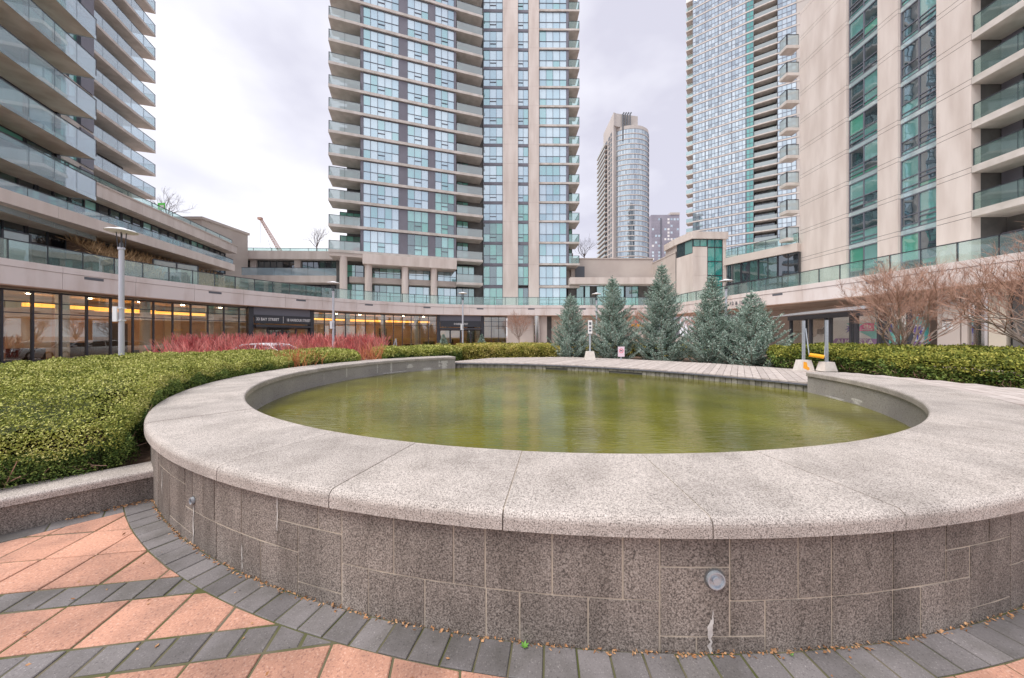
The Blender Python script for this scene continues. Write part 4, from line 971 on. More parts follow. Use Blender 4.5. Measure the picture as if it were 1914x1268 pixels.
# glazed wing with planted roof between block and stair tower
tG = thing('glazed_wing', 'dark glazed podium wing with planted roof beside the stair tower', 'building', (27.5, 37, 5.5))
FG = Fr((25.9,40.3),(28.9,33.4)); 
FG.box('roof_band', 0, FG.len, -.3, .3, 10.1, 10.95, 'concrete2', tG); FG.box('roof_slab', 0, FG.len, .3, 8, 10.1, 10.9, 'slab', tG); guard(tG, FG, 0, FG.len, 10.95, 1.0, y=-.1, glass='guard', panel=1.5)
for z0, z1 in ((5.6,7.8),(7.82,10.08)):
    for k in range(4): window(tG, FG, FG.len*k/4+.02, FG.len*(k+1)/4-.02, z0, z1, 2, rows=(0,1), glass='glassdark', frame='frame')
FG.box('core', 0, FG.len, .2, 6, 5.5, 10.1, 'darkwall', tG)
tS = thing('stair_tower', 'cream stair tower with teal glass corner strip', 'tower', (24, 41, 5.5))
c0, c1, c2 = (21.2,42.8), (21.8,40.0), (25.95,40.15); FS1, FS2 = Fr(c0, c1), Fr(c1, c2)
MB().prism([Fr(c0,c1).P(0,.1)[:2], (21.95,40.12), (25.9,40.27), (25.9,46), (21.3,46)], 5.4, 14.0).build('core', 'concrete2', tS)
us2 = FS2.ux
for z0, z1 in ((4.3,6.6),(6.6,8.9),(8.9,11.2),(11.2,12.35)): FS2.box('panel', 0, us2(1322), 0, .12, z0+.006, z1-.006, 'concrete', tS)
for z0, z1 in ((4.3,7),(7,9.6),(9.6,12.2),(12.2,13.3)): FS2.box('panel', us2(1351), FS2.len, 0, .12, z0+.006, z1-.006, 'concrete', tS)
for z0, z1 in ((5.5,7.2),(7.2,8.9),(8.9,10.6),(10.6,12.3),(12.3,13.25)): window(tS, FS2, us2(1322.3), us2(1350.7), z0, z1, 2, rows=(0,1), glass='tealglass', frame='frame', y=.06)
window(tS, FS2, .05, us2(1322), 12.37, 13.25, 2, rows=(0,1), glass='tealglass', frame='frame', y=.06); window(tS, FS1, .1, FS1.len-.02, 11.6, 13.25, 2, rows=(0,1), glass='glassC', frame='frame', y=.05)
FS1.box('panel', 0, FS1.len, 0, .1, 4.3, 11.58, 'concrete', tS); MB().prism([(21.05,42.9),(21.65,39.85),(26.1,40.0),(26.1,46),(21.05,46)], 13.3, 14.15).build('parapet', 'concrete', tS)
tW = thing('ramp_wall', 'long cream parking ramp wall receding behind the spruces', 'wall', (21, 52, 5))
FRm = Fr((20.6,62),(21.15,42.9))
for k in range(5):
    for z0, z1 in ((4.3,7.1),(7.1,9.9),(9.9,12.35)): FRm.box('panel', FRm.len*k/5+.006, FRm.len*(k+1)/5-.006, 0, .4, z0+.006, z1-.006, 'concrete2', tW)
FRm.box('backing', 0, FRm.len, .02, .5, 4.3, 12.5, 'frame', tW); FRm.box('cap', 0, FRm.len, -.05, .5, 12.35, 12.5, 'concrete2', tW)
tR = thing('rear_link', 'low cream link with green windows right of the central tower', 'building', (14, 48, 5.5))
FRl = Fr((8.0,46.8),(22.5,46.9)); ur = FRl.ux
FRl.box('roof_band', 0, FRl.len, -1.2, .4, 8.75, 9.65, 'concrete', tR); FRl.box('upper_wall', .8, 13, 2.5, 3, 9.6, 13.0, 'concrete2', tR); FRl.box('upper_cap', .8, 13, 2.4, 3.1, 13.0, 13.15, 'concrete2', tR)
FRl.box('louvre', 1.4, 2.8, 2.42, 2.5, 10.3, 11.9, 'louver', tR); FRl.box('core', 0, FRl.len, .6, 2.4, 5.5, 8.74, 'darkwall', tR)
for x0, x1, c in ((1078,1092,1),(1094,1104,1),(1116,1142,2),(1143,1168,2),(1170,1195,2)): window(tR, FRl, ur(x0), ur(x1), 5.6, 8.7, c, glass='glassgreen', frame='frame', y=.3)
# tall tower far right
tD = thing('far_glass_tower', 'very tall bluish glass tower behind the right block', 'tower', (62, 95, 0))
D1, D2 = Fr((51.3,94.2),(61.2,86.8)), Fr((61.2,86.8),(66.6,83.3)); D3 = Fr((66.6,83.3),(73,79.5))
zD = [9+2.75*k for k in range(34)]
MB().prism([D1.P(0,.3)[:2],D1.P(D1.len,.3)[:2],D2.P(1.7,.3)[:2],D2.P(1.7,2)[:2],D2.P(D2.len,2)[:2],D3.P(0,.3)[:2],D3.P(D3.len,.3)[:2],(85,100),(62,112)], 0, zD[-1]+2.7).build('core', 'darkwall', tD)
for z in zD:
    D1.box('floor_band', 0, D1.len, -.06, .35, z, z+.35, 'slab', tD)
    for k in range(4): window(tD, D1, D1.len*k/4+.02, D1.len*(k+1)/4-.02, z+.36, z+2.73, 4, rows=(0,.45,1), glass='glassD', frame='framegrey', limit=0, opener=(1,.3), bar=.09)
    window(tD, D2, 0.05, 1.65, z+.36, z+2.73, 2, rows=(0,.45,1), glass='tealglass', frame='framegrey', limit=0, bar=.09); D2.box('floor_band', 0, 1.7, -.06, .35, z, z+.35, 'slab', tD)
    D2.box('balcony_slab', 1.7, D2.len, -.2, 2.1, z, z+.3, 'slab', tD); D2.box('balcony_guard', 1.75, D2.len-.05, -.18, -.12, z+.32, z+1.3, 'guardfrost', tD)
    window(tD, D2, 2, D2.len-.3, z+.35, z+2.7, 3, rows=(0,1), glass='glassdark', frame='frame', limit=0, y=1.7)
    D3.box('floor_band', 0, D3.len, -.06, .35, z, z+.35, 'slab', tD); window(tD, D3, .05, D3.len*.5, z+.36, z+2.73, 4, rows=(0,.45,1), glass='glassD', frame='framegrey', limit=0, bar=.09); D3.box('grey_panel', D3.len*.5, D3.len, .0, .3, z+.35, z+2.74, 'farA', tD)
    q = D1.P(-1.5,.2); D1.box('balcony_slab', -1.7, 0, .1, 3, z, z+.3, 'slab', tD); D1.box('balcony_guard', -1.68, -.02, .1, .16, z+.32, z+1.3, 'guard', tD)
# rounded tower in the distance
tE = thing('round_tower', 'distant tower with curved glass front and plain roof block', 'tower', (64, 190, 0))
frE, glE, dkE = MB(), MB(), MB(); HE = 115.; zE = [3+2.75*k for k in range(40)]
cx, cy = 65.4, 188.; arc = [(cx+11.4*math.cos(R(a)), cy+9.6*math.sin(R(a))) for a in range(188, 372, 12)]
MB().prism([(54.6,178.5)]+arc[3:]+[(75,205),(54.2,205)], 0, HE).build('core', 'farA', tE)
arcF = [(cx+11.7*math.cos(R(a)), cy+9.9*math.sin(R(a))) for a in range(224, 372, 12)]
for z in zE:
    b = MB(); vs = []
    for p in arcF: vs += [(p[0],p[1],z), (p[0],p[1],z+.5)]
    n = len(arcF); b.add(vs+[(cx+(x-cx)*.95,cy+(y-cy)*.95,zz_) for x,y,zz_ in vs], [(2*i,2*i+2,2*i+3,2*i+1) for i in range(n-1)]+[(2*i+1,2*i+3,2*n+2*i+3,2*n+2*i+1) for i in range(n-1)]+[(2*i+2,2*i,2*n+2*i,2*n+2*i+2) for i in range(n-1)]); b.build('floor_band', 'white' if False else 'slab', tE)
    for p, q in zip(arcF, arcF[1:]):
        F = Fr((cx+(p[0]-cx)*.985,cy+(p[1]-cy)*.985), (cx+(q[0]-cx)*.985,cy+(q[1]-cy)*.985)); far_window(frE, glE, F, .03, F.len-.03, z+.5, z+2.74, 3)
FE1 = Fr((54.0,206),(54.5,178.4))
for z in zE:
    FE1.box('balcony_slab', 0, 17, -1.4, .2, z, z+.35, 'farA', tE); FE1.box('balcony_guard', 0, 17, -1.4, -1.34, z+.36, z+1.3, 'guardfrost', tE)
    for k in range(4): far_window(frE, dkE, FE1, .3+k*4.1, .3+k*4.1+3.8, z+.4, z+2.7, 2, y=-.05)
    for u in (19.5, 23.): far_window(frE, dkE, FE1, u, u+1.8, z+.7, z+2.4, 1, y=-.06)
MB().prism([(54.8,178.6),(56.5,179.6),(69,182),(69,198),(54.6,198)], HE, HE+7).build('roof_block', 'farA', tE)
for k in range(4): MB().tube([(60+k*1.3,179.5,HE-8),(60+k*1.3,179.5,HE+6.5),(60.6+k*1.3,179.5,HE+7.4)], .4, 8).build('roof_flue', 'louver', tE)
stuff(frE.build('window_frame', 'framegrey', tE)); stuff(glE.build('window_pane', 'glassD', tE)); stuff(dkE.build('window_pane', 'glassdark', tE))
tF = thing('grey_slab_tower', 'distant plain grey slab tower with scattered light windows', 'tower', (139, 300, 0))
FFt = Fr((126,300),(151.5,300)); MB().box(126,151.5,300,320,0,111).build('core', 'farB', tF); MB().box(143,151.5,299.5,315,111,113).build('roof_block', 'farA', tF); MB().box(134.3,135,299.3,300,0,108).build('dark_groove', 'framegrey', tF)
for z in range(4, 108, 3):
    for k in range(9):
        if k == 3: continue
        FFt.box('window', .6+k*2.8, 2.4+k*2.8, -.08, 0, z, z+1.9, 'signwhite' if random.random() < (.5 if k in (5,6) else .06) else 'farB' if random.random() < .6 else 'glassD', tF)

# ================================================================== HEDGES
def poly_dist(P, poly):
    """signed distance of points to a polygon (positive inside) and the outward normal of the nearest edge"""
    P = np.asarray(P); n = len(P); best = np.full(n, 1e9); nrm = np.zeros((n,2)); inside = np.zeros(n, bool); m_ = len(poly)
    for i in range(m_):
        a, b_ = np.array(poly[i]), np.array(poly[(i+1)%m_]); e_ = b_-a; L2 = e_@e_
        t = np.clip(((P-a)@e_)/L2, 0, 1); q = a+t[:,None]*e_; d = np.linalg.norm(P-q, axis=1); k = d < best
        best[k] = d[k]; v = (P-q)/np.maximum(d,1e-9)[:,None]; nrm[k] = v[k]
        c = ((a[1] > P[:,1]) != (b_[1] > P[:,1])) & (P[:,0] < (b_[0]-a[0])*(P[:,1]-a[1])/(b_[1]-a[1]+1e-12)+a[0]); inside ^= c
    nrm[inside] *= -1
    return np.where(inside, best, -best), nrm
def hedge(name, label, poly, top, base, mt_top, mt_side, dens=1., size=.05, slope=None, twiggy=0, group=None, r=.22):
    t = thing(name, label, 'hedge', (*np.mean(poly, axis=0), base), group)
    poly = [tuple(p) for p in poly]; ar = np.array(poly); mn, mx_ = ar.min(0), ar.max(0)
    ext = (mx_-mn); N0 = int(dens*ext[0]*ext[1]*4000)
    H = lambda P: top+(slope(P) if slope else 0)+.035*np.sin(P[:,0]*2.1+P[:,1]*1.3)+.025*np.sin(P[:,0]*5.3-P[:,1]*4.1)+.02*np.sin(P[:,1]*9+P[:,0]*7)
    P = RNG.uniform(mn, mx_, (N0,2)); d, nr = poly_dist(P, poly); k = d > 0; P, d, nr = P[k], d[k], nr[k]
    dist = np.linalg.norm(P, axis=1); keep = RNG.uniform(0,1,len(P)) < np.clip((4.8/dist)**1.35, .05, 1)*np.clip(.95+.5*np.sin(P[:,0]*7.3+2*np.sin(P[:,1]*3.1))*np.sin(P[:,1]*8.9+2*np.sin(P[:,0]*2.7)), .4, 1); P, d, nr, dist = P[keep], d[keep], nr[keep], dist[keep]
    x = np.clip(1-d/r, 0, 1); drop = r*(1-np.sqrt(np.maximum(0,1-x*x)))
    z = H(P)-drop-RNG.uniform(0,.05,len(P))+np.where(RNG.uniform(0,1,len(P)) < .06, RNG.uniform(0,.06,len(P)), 0)
    nn = np.c_[nr*x[:,None], 1-.7*x]; sz = size*np.clip((dist/5.5)**.7, 1., 3)
    V, Fq = leaves(np.c_[P,z], nn, sz, .29, .95)
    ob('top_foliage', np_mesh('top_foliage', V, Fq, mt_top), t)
    # shoulder, then sides
    sh = [[], [], []]
    Vs = []; edges = [(np.array(poly[i]), np.array(poly[(i+1)%len(poly)])) for i in range(len(poly))]
    Q, Nn, D = [], [], []
    for a, b_ in edges:
        L_ = np.linalg.norm(b_-a); mid = (a+b_)/2; dd = max(2., np.linalg.norm(mid)); c = int(L_*(top-base)*5200*dens*min(1,(4.5/dd)**1.3)+30)
        tt = RNG.uniform(0,1,c); p = a+tt[:,None]*(b_-a); e_ = (b_-a)/L_; nv = np.array([e_[1],-e_[0]])
        if poly_dist(np.array([mid+nv*.05]), poly)[0][0] > 0: nv = -nv
        zz_ = base+RNG.uniform(0,1,c)**(.8 if not twiggy else .5)*(H(p)-base-.05-r*.55); dep = RNG.uniform(-.03,.12,c)+.05*np.sin(tt*L_*6+zz_*9)
        c2 = int(L_*r*1.6*6500*dens*min(1,(4.5/dd)**1.3)+20); t2 = RNG.uniform(-.01,1.01,c2); th = RNG.uniform(0,pi/2,c2); p2 = a+t2[:,None]*(b_-a)-nv*(r*(1-np.cos(th))-.02)[:,None]
        sh[0].append(np.c_[p2, H(p2)-r*(1-np.sin(th))-RNG.uniform(0,.04,c2)]); sh[1].append(np.c_[nv*np.cos(th)[:,None], np.sin(th)]); sh[2].append(np.full(c2, dd))
        Q.append(np.c_[p-nv*dep[:,None], zz_]); Nn.append(np.tile([*nv,.35], (c,1))); D.append(np.full(c,dd))
    sh = [np.concatenate(q) for q in sh]; V, Fq = leaves(sh[0], sh[1], size*np.clip((sh[2]/5.5)**.7,.9,3), .27, .9); ob('shoulder_foliage', np_mesh('shoulder_foliage', V, Fq, mt_top), t)
    Q, Nn, D = np.concatenate(Q), np.concatenate(Nn), np.concatenate(D)
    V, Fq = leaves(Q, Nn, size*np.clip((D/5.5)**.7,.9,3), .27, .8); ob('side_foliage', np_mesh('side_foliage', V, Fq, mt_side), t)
    # dark inner mass, a grid surface under the leaves
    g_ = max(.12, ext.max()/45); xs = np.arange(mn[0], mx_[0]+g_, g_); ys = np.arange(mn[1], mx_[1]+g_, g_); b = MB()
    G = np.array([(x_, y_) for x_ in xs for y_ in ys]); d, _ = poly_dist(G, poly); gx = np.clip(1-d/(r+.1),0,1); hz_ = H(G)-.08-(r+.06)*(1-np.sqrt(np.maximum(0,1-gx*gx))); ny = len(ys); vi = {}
    core = MB()
    for a, b_ in edges:
        L_ = np.linalg.norm(b_-a); e_ = (b_-a)/L_; nv = np.array([e_[1],-e_[0]])
        if poly_dist(np.array([(a+b_)/2+nv*.05]), poly)[0][0] > 0: nv = -nv
        m_ = max(1, int(L_/.3)); ps = np.array([a+(b_-a)*i/m_-nv*.13 for i in range(m_+1)]); hs = H(ps)-.1-r*.75
        core.add([(p_[0],p_[1],base-.05) for p_ in ps]+[(p_[0],p_[1],h_) for p_, h_ in zip(ps, hs)], [(i,i+1,m_+2+i,m_+1+i) for i in range(m_)])
    idx = -np.ones(len(G), int); vs = []
    for i in range(len(G)):
        if d[i] > .1: idx[i] = len(vs); vs.append((*G[i], hz_[i]))
    fs = []
    for i in range(len(xs)-1):
        for j in range(ny-1):
            q = [idx[i*ny+j], idx[(i+1)*ny+j], idx[(i+1)*ny+j+1], idx[i*ny+j+1]]
            if min(q) >= 0: fs.append(q)
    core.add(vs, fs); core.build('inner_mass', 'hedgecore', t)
    if twiggy:
        b = MB()
        for i in RNG.choice(len(Q), min(twiggy, len(Q)), replace=False):
            p = Vector(Q[i]); nv = Vector(Nn[i]); e_ = p-nv*.04+Vector((random.gauss(0,.07),random.gauss(0,.07),random.uniform(-.1,.1))); p -= nv*.1; p.z = base+random.uniform(0,.2); e_.z = min(e_.z, top-.3)
            b.tube([p, p.lerp(e_,.5)+Vector((random.gauss(0,.03),random.gauss(0,.03),0)), e_], [.006,.005,.003], 3, cap=False)
        stuff(b.build('bare_stems', 'twig', t))
    return t
gh = 'clipped yew hedges round the pool'
Ha = [(K0+KD*5.2+KN*-.28)[:], (K0+KD*3+KN*-.27)[:], (K0+KD*1+KN*-.26)[:], (K0+KD*.25+KN*-.3)[:]]+[circ(RO+.07, a) for a in range(-48,-97,-7)]+[(-6.35,9.35),(-7.4,11.6),(-9.3,13.7),(-11.4,12.9),(-12.4,10.4),(-11.9,8.2),(-10.5,5.5),(-9.2,2.6),(-8.3,.2)]
hedge('yew_hedge', 'large clipped green yew hedge filling the left foreground bed', Ha, 1.0, .25, 'yew', 'yewshade', dens=1.8, size=.0225, group=gh, r=.15, slope=lambda P: -.36*np.clip(1-((np.asarray(P)-np.array(K0))@np.array([-KN.x,-KN.y])-.26)/1.9, 0, 1)**1.4, twiggy=420)
hedge('yew_hedge', 'short green hedge block between two orange stemmed shrubs', [(-6.25,9.95),(-5.95,10.9),(-5.5,11.9),(-6.6,14.2),(-8.4,15.2),(-9.6,13.9),(-7.7,11.7)], 1.0, .25, 'yew', 'yewshade', 1.2, .032, group=gh)
hedge('yew_hedge', 'green hedge behind the rear end of the pool coping', [(-4.95,13.0),(-4.0,14.3),(-3.0,15.5),(-2.7,17.6),(-3.6,20.4),(-7.4,18.6),(-6.6,15.6)], 1.0, .25, 'yew', 'yewshade', 1.2, .032, group=gh)
hedge('golden_yew_hedge', 'yellow green hedge behind the left half of the boardwalk', [(-2.6,17.75),(0,18.2),(2.7,18.8),(3.3,20),(2.6,24.6),(-3.8,23.6),(-3.5,20.5)], 1.02, .3, 'yewgold', 'yewgold', 1.3, .036, group='golden hedges')
hedge('golden_yew_hedge', 'narrow golden hedge glimpsed between the spruces', [(4.4,22.5),(12.5,20.4),(13.5,22.3),(4.4,24.6)], 1.0, .3, 'yewgold', 'yewgold', 1., .04, group='golden hedges')
hedge('olive_yew_hedge', 'broad olive hedge with bare brown base at the right', [(9.75,11.95),(10.8,11.3),(10.75,9.7),(9.8,8.4),(9.75,7.2),(10.2,6.1),(11,4.5),(15,6.3),(17,9.5),(17.2,13),(15,16.4),(12,14.8),(10.2,13.2)], 1.06, .45, 'yewright', 'yewshade', 1.15, .034, slope=lambda P: .014*np.clip(np.linalg.norm(np.asarray(P)-np.array([9.,8.]),axis=1),0,8), twiggy=900)

# ================================================================== SPRUCES
def spruce(x, y, h, w, base, label, seed, low=.0):
    random.seed(seed); rng = np.random.default_rng(seed)
    t = thing('blue_spruce', label, 'spruce tree', (x,y,base), 'blue spruces behind the boardwalk')
    tr = MB().tube([(x,y,base-.1),(x+.02,y,base+h*.5),(x,y,base+h*.97)], [.1*h/5,.055*h/5,.014], 8); tr.build('trunk', 'bark', t)
    br = MB(); P, D, SZ = [], [], []
    nw = int(h*5.6)
    for i in range(nw):
        f = i/(nw-1); z = base+.06+f*(h-.24)*.985; R0 = w/2*((1-f)**(.74+.07*(seed%5)))*(.86+.28*random.random())+.04
        if f < .07: R0 *= .85
        nb = max(5, int(13-6*f)); a0 = random.uniform(0, 2*pi)
        for k in range(nb):
            a = a0+2*pi*k/nb+random.gauss(0,.16); L_ = R0*random.uniform(.66,1.15); rise = .10+.42*f+random.gauss(0,.06); droop = .16*(1-f)
            pts = []
            for j in range(6):
                s_ = j/5; pts.append(Vector((x+math.cos(a)*L_*s_, y+math.sin(a)*L_*s_, z+L_*(rise*s_-droop*math.sin(pi*s_)*1.1+.16*s_*s_))))
            br.tube(pts, [.018*(1-s_/6)*(1-f*.6)+.003 for s_ in range(6)], 4, cap=False)
            nt = max(5, int(L_*27))
            for j in range(nt):
                s_ = .2+.8*(j+random.random())/nt; idx = min(4, int(s_*5)); p = pts[idx].lerp(pts[idx+1], s_*5-idx); d = (pts[idx+1]-pts[idx]).normalized()
                side = Vector((-math.sin(a), math.cos(a), 0)); sg = 1 if j % 2 else -1
                dv = (d*random.uniform(.5,1.)+side*sg*random.uniform(.5,1.0)*(1 if s_ < .95 else .2)+Vector((0,0,random.uniform(-.12,.4)))).normalized()
                P.append(p); D.append(dv); SZ.append(random.uniform(.14,.24)*(1.1-.45*s_)+.05)
            P.append(pts[-2]); D.append((pts[-1]-pts[-2]).normalized()); SZ.append(.16)
    for k in range(9): P.append(Vector((x,y,base+h*(.88+.012*k)))); D.append(Vector((random.gauss(0,.22),random.gauss(0,.22),1)).normalized()); SZ.append(.22)
    stuff(br.build('branches', 'bark', t))
    P, D, SZ = np.array(P), np.array(D), np.array(SZ); n = len(P)
    # each twig: needles as small rhombs set around the shoot
    K = 11; tt = np.tile(np.linspace(.05,.95,K), n); Pi = np.repeat(P,K,0)+np.repeat(D,K,0)*(np.repeat(SZ,K)*tt)[:,None]
    rnd = rng.normal(size=(n*K,3)); Dn = np.repeat(D,K,0); pr = rnd-Dn*np.sum(rnd*Dn,1)[:,None]; pr /= np.linalg.norm(pr,axis=1)[:,None]
    nd = pr*.8+Dn*.75; nd[:,2] += .12
    V, Fq = leaves(Pi, nd, np.repeat(SZ,K)*.22+.022, .20, .15)
    zmid = V[Fq[:,0],2] < base+h*low
    ob('needles', np_mesh('needles', V, Fq, 'spruce'), t)
    return t
for i, (xp, yt, Z, wd, lab) in enumerate(((1067,552,19.2,2.5,'leftmost and smallest blue spruce beside the sign post'), (1145,519,18.8,3.0,'second blue spruce from the left with slim leader'),
        (1237,494,18.0,3.2,'tallest blue spruce in the middle of the row'), (1331,516,15.8,2.9,'fourth blue spruce in front of the stair tower'), (1404,548,14.4,3.4,'broad low blue spruce at the right end of the row'))):
    X, Y, Zt = px(xp, yt, Z); spruce(X, Y, Zt-.3, wd*1.04, .3, lab, 40+i)

# ================================================================== BARE TREES AND SHRUBS
def bare(name, label, cat, x, y, base, h, w, seed, mt_t='bark', mt_w='twig', trunk=.35, depth=5, r0=.07, globe=True, n0=6, group=None, tw=5):
    """vase-shaped leafless tree: recursive tapering limbs and fine twigs ending on a rounded crown"""
    random.seed(seed); t = thing(name, label, cat, (x,y,base), group); limb, twig = MB(), MB()
    ctr = Vector((x,y,base+h*(trunk+(1-trunk)*.5))); rx, rz_ = w/2, h*(1-trunk)*.5
    def inside(p, k=1.): q = p-ctr; return (q.x/rx)**2+(q.y/rx)**2+(q.z/rz_)**2 < k
    def grow(p, d, L_, r, lv):
        pts = [p]; q = p.copy(); dd = d.copy(); rr = [r]
        for s_ in range(3):
            dd = (dd+Vector((random.gauss(0,.13),random.gauss(0,.13),random.gauss(.05,.1)))).normalized(); q = q+dd*L_/3; pts.append(q.copy()); rr.append(r*(1-.16*(s_+1)))
        (limb if lv < 3 else twig).tube(pts, rr, 6 if lv < 2 else 4 if lv < 3 else 3, cap=False)
        if lv >= depth: return
        if lv > 1 and globe and not inside(q, 1.15): return
        for k in range(random.choice((2,3,3)) if lv < depth-1 else tw):
            b_ = pts[random.choice((1,2,3))] if k else q
            nd = (dd+Vector((random.gauss(0,.42),random.gauss(0,.42),random.gauss(.12,.3)))).normalized()
            grow(b_, nd, L_*random.uniform(.62,.85), max(.0035, r*.55), lv+1)
    root = Vector((x,y,base)); fork = root+Vector((0,0,h*trunk*.75))
    limb.tube([root-Vector((0,0,.2)), root.lerp(fork,.5)+Vector((.02,0,0)), fork], [r0*1.25,r0*1.05,r0], 8)
    for k in range(n0):
        a = 2*pi*k/n0+random.gauss(0,.2); tilt = random.uniform(.35,.95) if k else .1
        grow(fork-Vector((0,0,random.uniform(0,h*trunk*.2))), Vector((math.sin(tilt)*math.cos(a), math.sin(tilt)*math.sin(a), math.cos(tilt))), h*(1-trunk)*.36, r0*.6, 1)
    limb.build('trunk_and_limbs', mt_t, t); twig.build('twigs', mt_w, t); return t
gT = 'bare globe trees round the court'
X, Y, _ = px(1688, 640, 13.2); bare('bare_globe_tree', 'large bare twiggy tree rising from the right hedge before the van', 'tree', X, Y, .35, 4.35, 4.5, 5, trunk=.14, depth=6, r0=.075, n0=15, group=gT, tw=10)
bare('bare_globe_tree', 'large bare tree cut off by the right edge', 'tree', 16.9, 10.4, .35, 4.7, 4.8, 9, trunk=.16, depth=6, r0=.085, n0=15, group=gT, tw=10)
for i, (xp, Z, h, w, lab) in enumerate(((970,35,5.0,3.3,'small bare globe tree left of the steel column'), (1066,34,5.0,3.2,'bare globe tree behind the leftmost spruce'), (1186,29,5.2,2.9,'bare globe tree between the second and tallest spruce'), (1290,28,4.6,2.7,'bare globe tree right of the tallest spruce'))):
    bare('bare_globe_tree', lab, 'tree', (xp-957)/F_PX*Z, Z, -.1, h, w, 60+i, trunk=.42, depth=5, r0=.06, n0=14, group=gT, tw=9)
for i, (xp, yb, Z, h, w, lab) in enumerate(((312,412,44,4.6,6.5,'bare rooftop tree above the left parapet'), (592,470,56,5.2,6.5,'bare rooftop tree left of the central tower'), (1092,487,60,4.8,5.,'bare rooftop tree right of the central tower'))):
    X, Y, Zb = px(xp, yb, Z); bare('rooftop_tree', lab, 'tree', X, Y, Zb, h, w, 80+i, 'twiggrey', 'twiggrey', trunk=.2, depth=5, r0=.09, n0=7, group='bare rooftop trees', tw=3)
def stems(name, label, pts, hgt, mt, seed, lean=.25, r=.006, fork=3):
    random.seed(seed); b = MB(); t = thing(name, label, 'shrub', (*np.mean(pts, axis=0),.2), 'dogwood shrubs')
    for x, y in pts:
        h = hgt*random.uniform(.75,1.03); d = Vector((random.gauss(0,lean),random.gauss(0,lean),1)).normalized(); p0 = Vector((x,y,.2)); p1 = p0+d*h*.5; p2 = p1+(d+Vector((random.gauss(0,.15),random.gauss(0,.15),.15))).normalized()*h*.5
        b.tube([p0,p1,p2], [r*1.3,r,r*.5], 3, cap=False)
        for k in range(fork):
            q = p0.lerp(p1, random.uniform(.5,1)) if k % 2 else p1.lerp(p2, random.uniform(0,.6)); e_ = q+(d+Vector((random.gauss(0,.4),random.gauss(0,.4),.2))).normalized()*h*random.uniform(.2,.38)
            e_.z = min(e_.z, .2+hgt*1.02); b.tube([q,e_], [r*.8,r*.4], 3, cap=False)
    b.build('stems', mt, t)
random.seed(5)
def dog(n, z0, z1, x0=298, x1=715): return [((x0+(x1-x0)*f-957)/F_PX*Z, Z) for f, Z in ((random.random(), random.uniform(z0, z1)) for _ in range(n))]
stems('red_dogwood_hedge', 'long mass of bare red dogwood stems behind the white sedan', dog(1000, 19.6, 21.2, 335), 1.62, 'dogwood', 12, lean=.33, r=.016, fork=4)
stems('red_dogwood_hedge', 'thin front row of red dogwood stems before the white sedan', dog(300, 14.4, 15.6), 1.40, 'dogwood', 13, lean=.36, r=.0105, fork=4)
for (xa, Z, n, lab) in ((553,9.9,46,'orange stemmed dogwood tuft in the gap beside the large left hedge'), (692,12.9,52,'orange stemmed dogwood tuft in the gap behind the short hedge block')):
    X = (xa-957)/F_PX*Z; random.seed(n); stems('dogwood_tuft', lab, [(X+random.gauss(0,.16), Z+random.gauss(.25,.25)) for _ in range(n)], 1.15, 'dogorange', n, lean=.3, r=.007, fork=3)

# ================================================================== STREET FURNITURE
def lamp(x, y, H, label):
    t = thing('street_lamp', label, 'lamp post', (x,y,-.2), 'disc topped lamp posts round the court')
    MB().lathe([(.08,-.2),(.08,.1),(.062,.12),(.056,H-.6),(.075,H-.59),(.075,H-.53)], x, y, 16).build('post', 'lampgrey', t)
    b = MB()
    for k in range(4):
        a = pi/4+k*pi/2; b.tube([(x+.065*math.cos(a),y+.065*math.sin(a),H-.55),(x+.095*math.cos(a),y+.095*math.sin(a),H-.1)], .011, 6)
    b.build('bracket', 'frame', t); MB().lathe([(.05,H-.53),(.045,H-.42),(.02,H-.38)], x, y, 12).build('lantern', 'louver', t)
    MB().lathe([(.08,H-.11),(.325,H-.09),(.335,H-.078),(.28,H-.04),(.14,H-.01),(.09,H+.02),(.02,H+.025)], x, y, 28).build('disc', 'lampwhite', t)
    MB().box(x-.14,x-.02,y-.1,y-.07,2.0,2.42).box(x-.065,x+.065,y-.075,y+.065,2.02,2.05).box(x-.065,x+.065,y-.075,y+.065,2.36,2.39).build('sign_box', 'lampwhite', t)
for xp, yt, lab in ((227,428,'nearest lamp post at the left with a wide flat disc'), (623,527,'lamp post behind the red dogwood left of centre'), (865,547,'lamp post in front of the central entrance doors'), (1115,548,'lamp post between the first two spruces'), (1357,523,'lamp post rising behind the fourth spruce at right')):
    Z = 3.02*F_PX/(HZ-yt); lamp((xp-957)/F_PX*Z, Z, 4.62, lab)
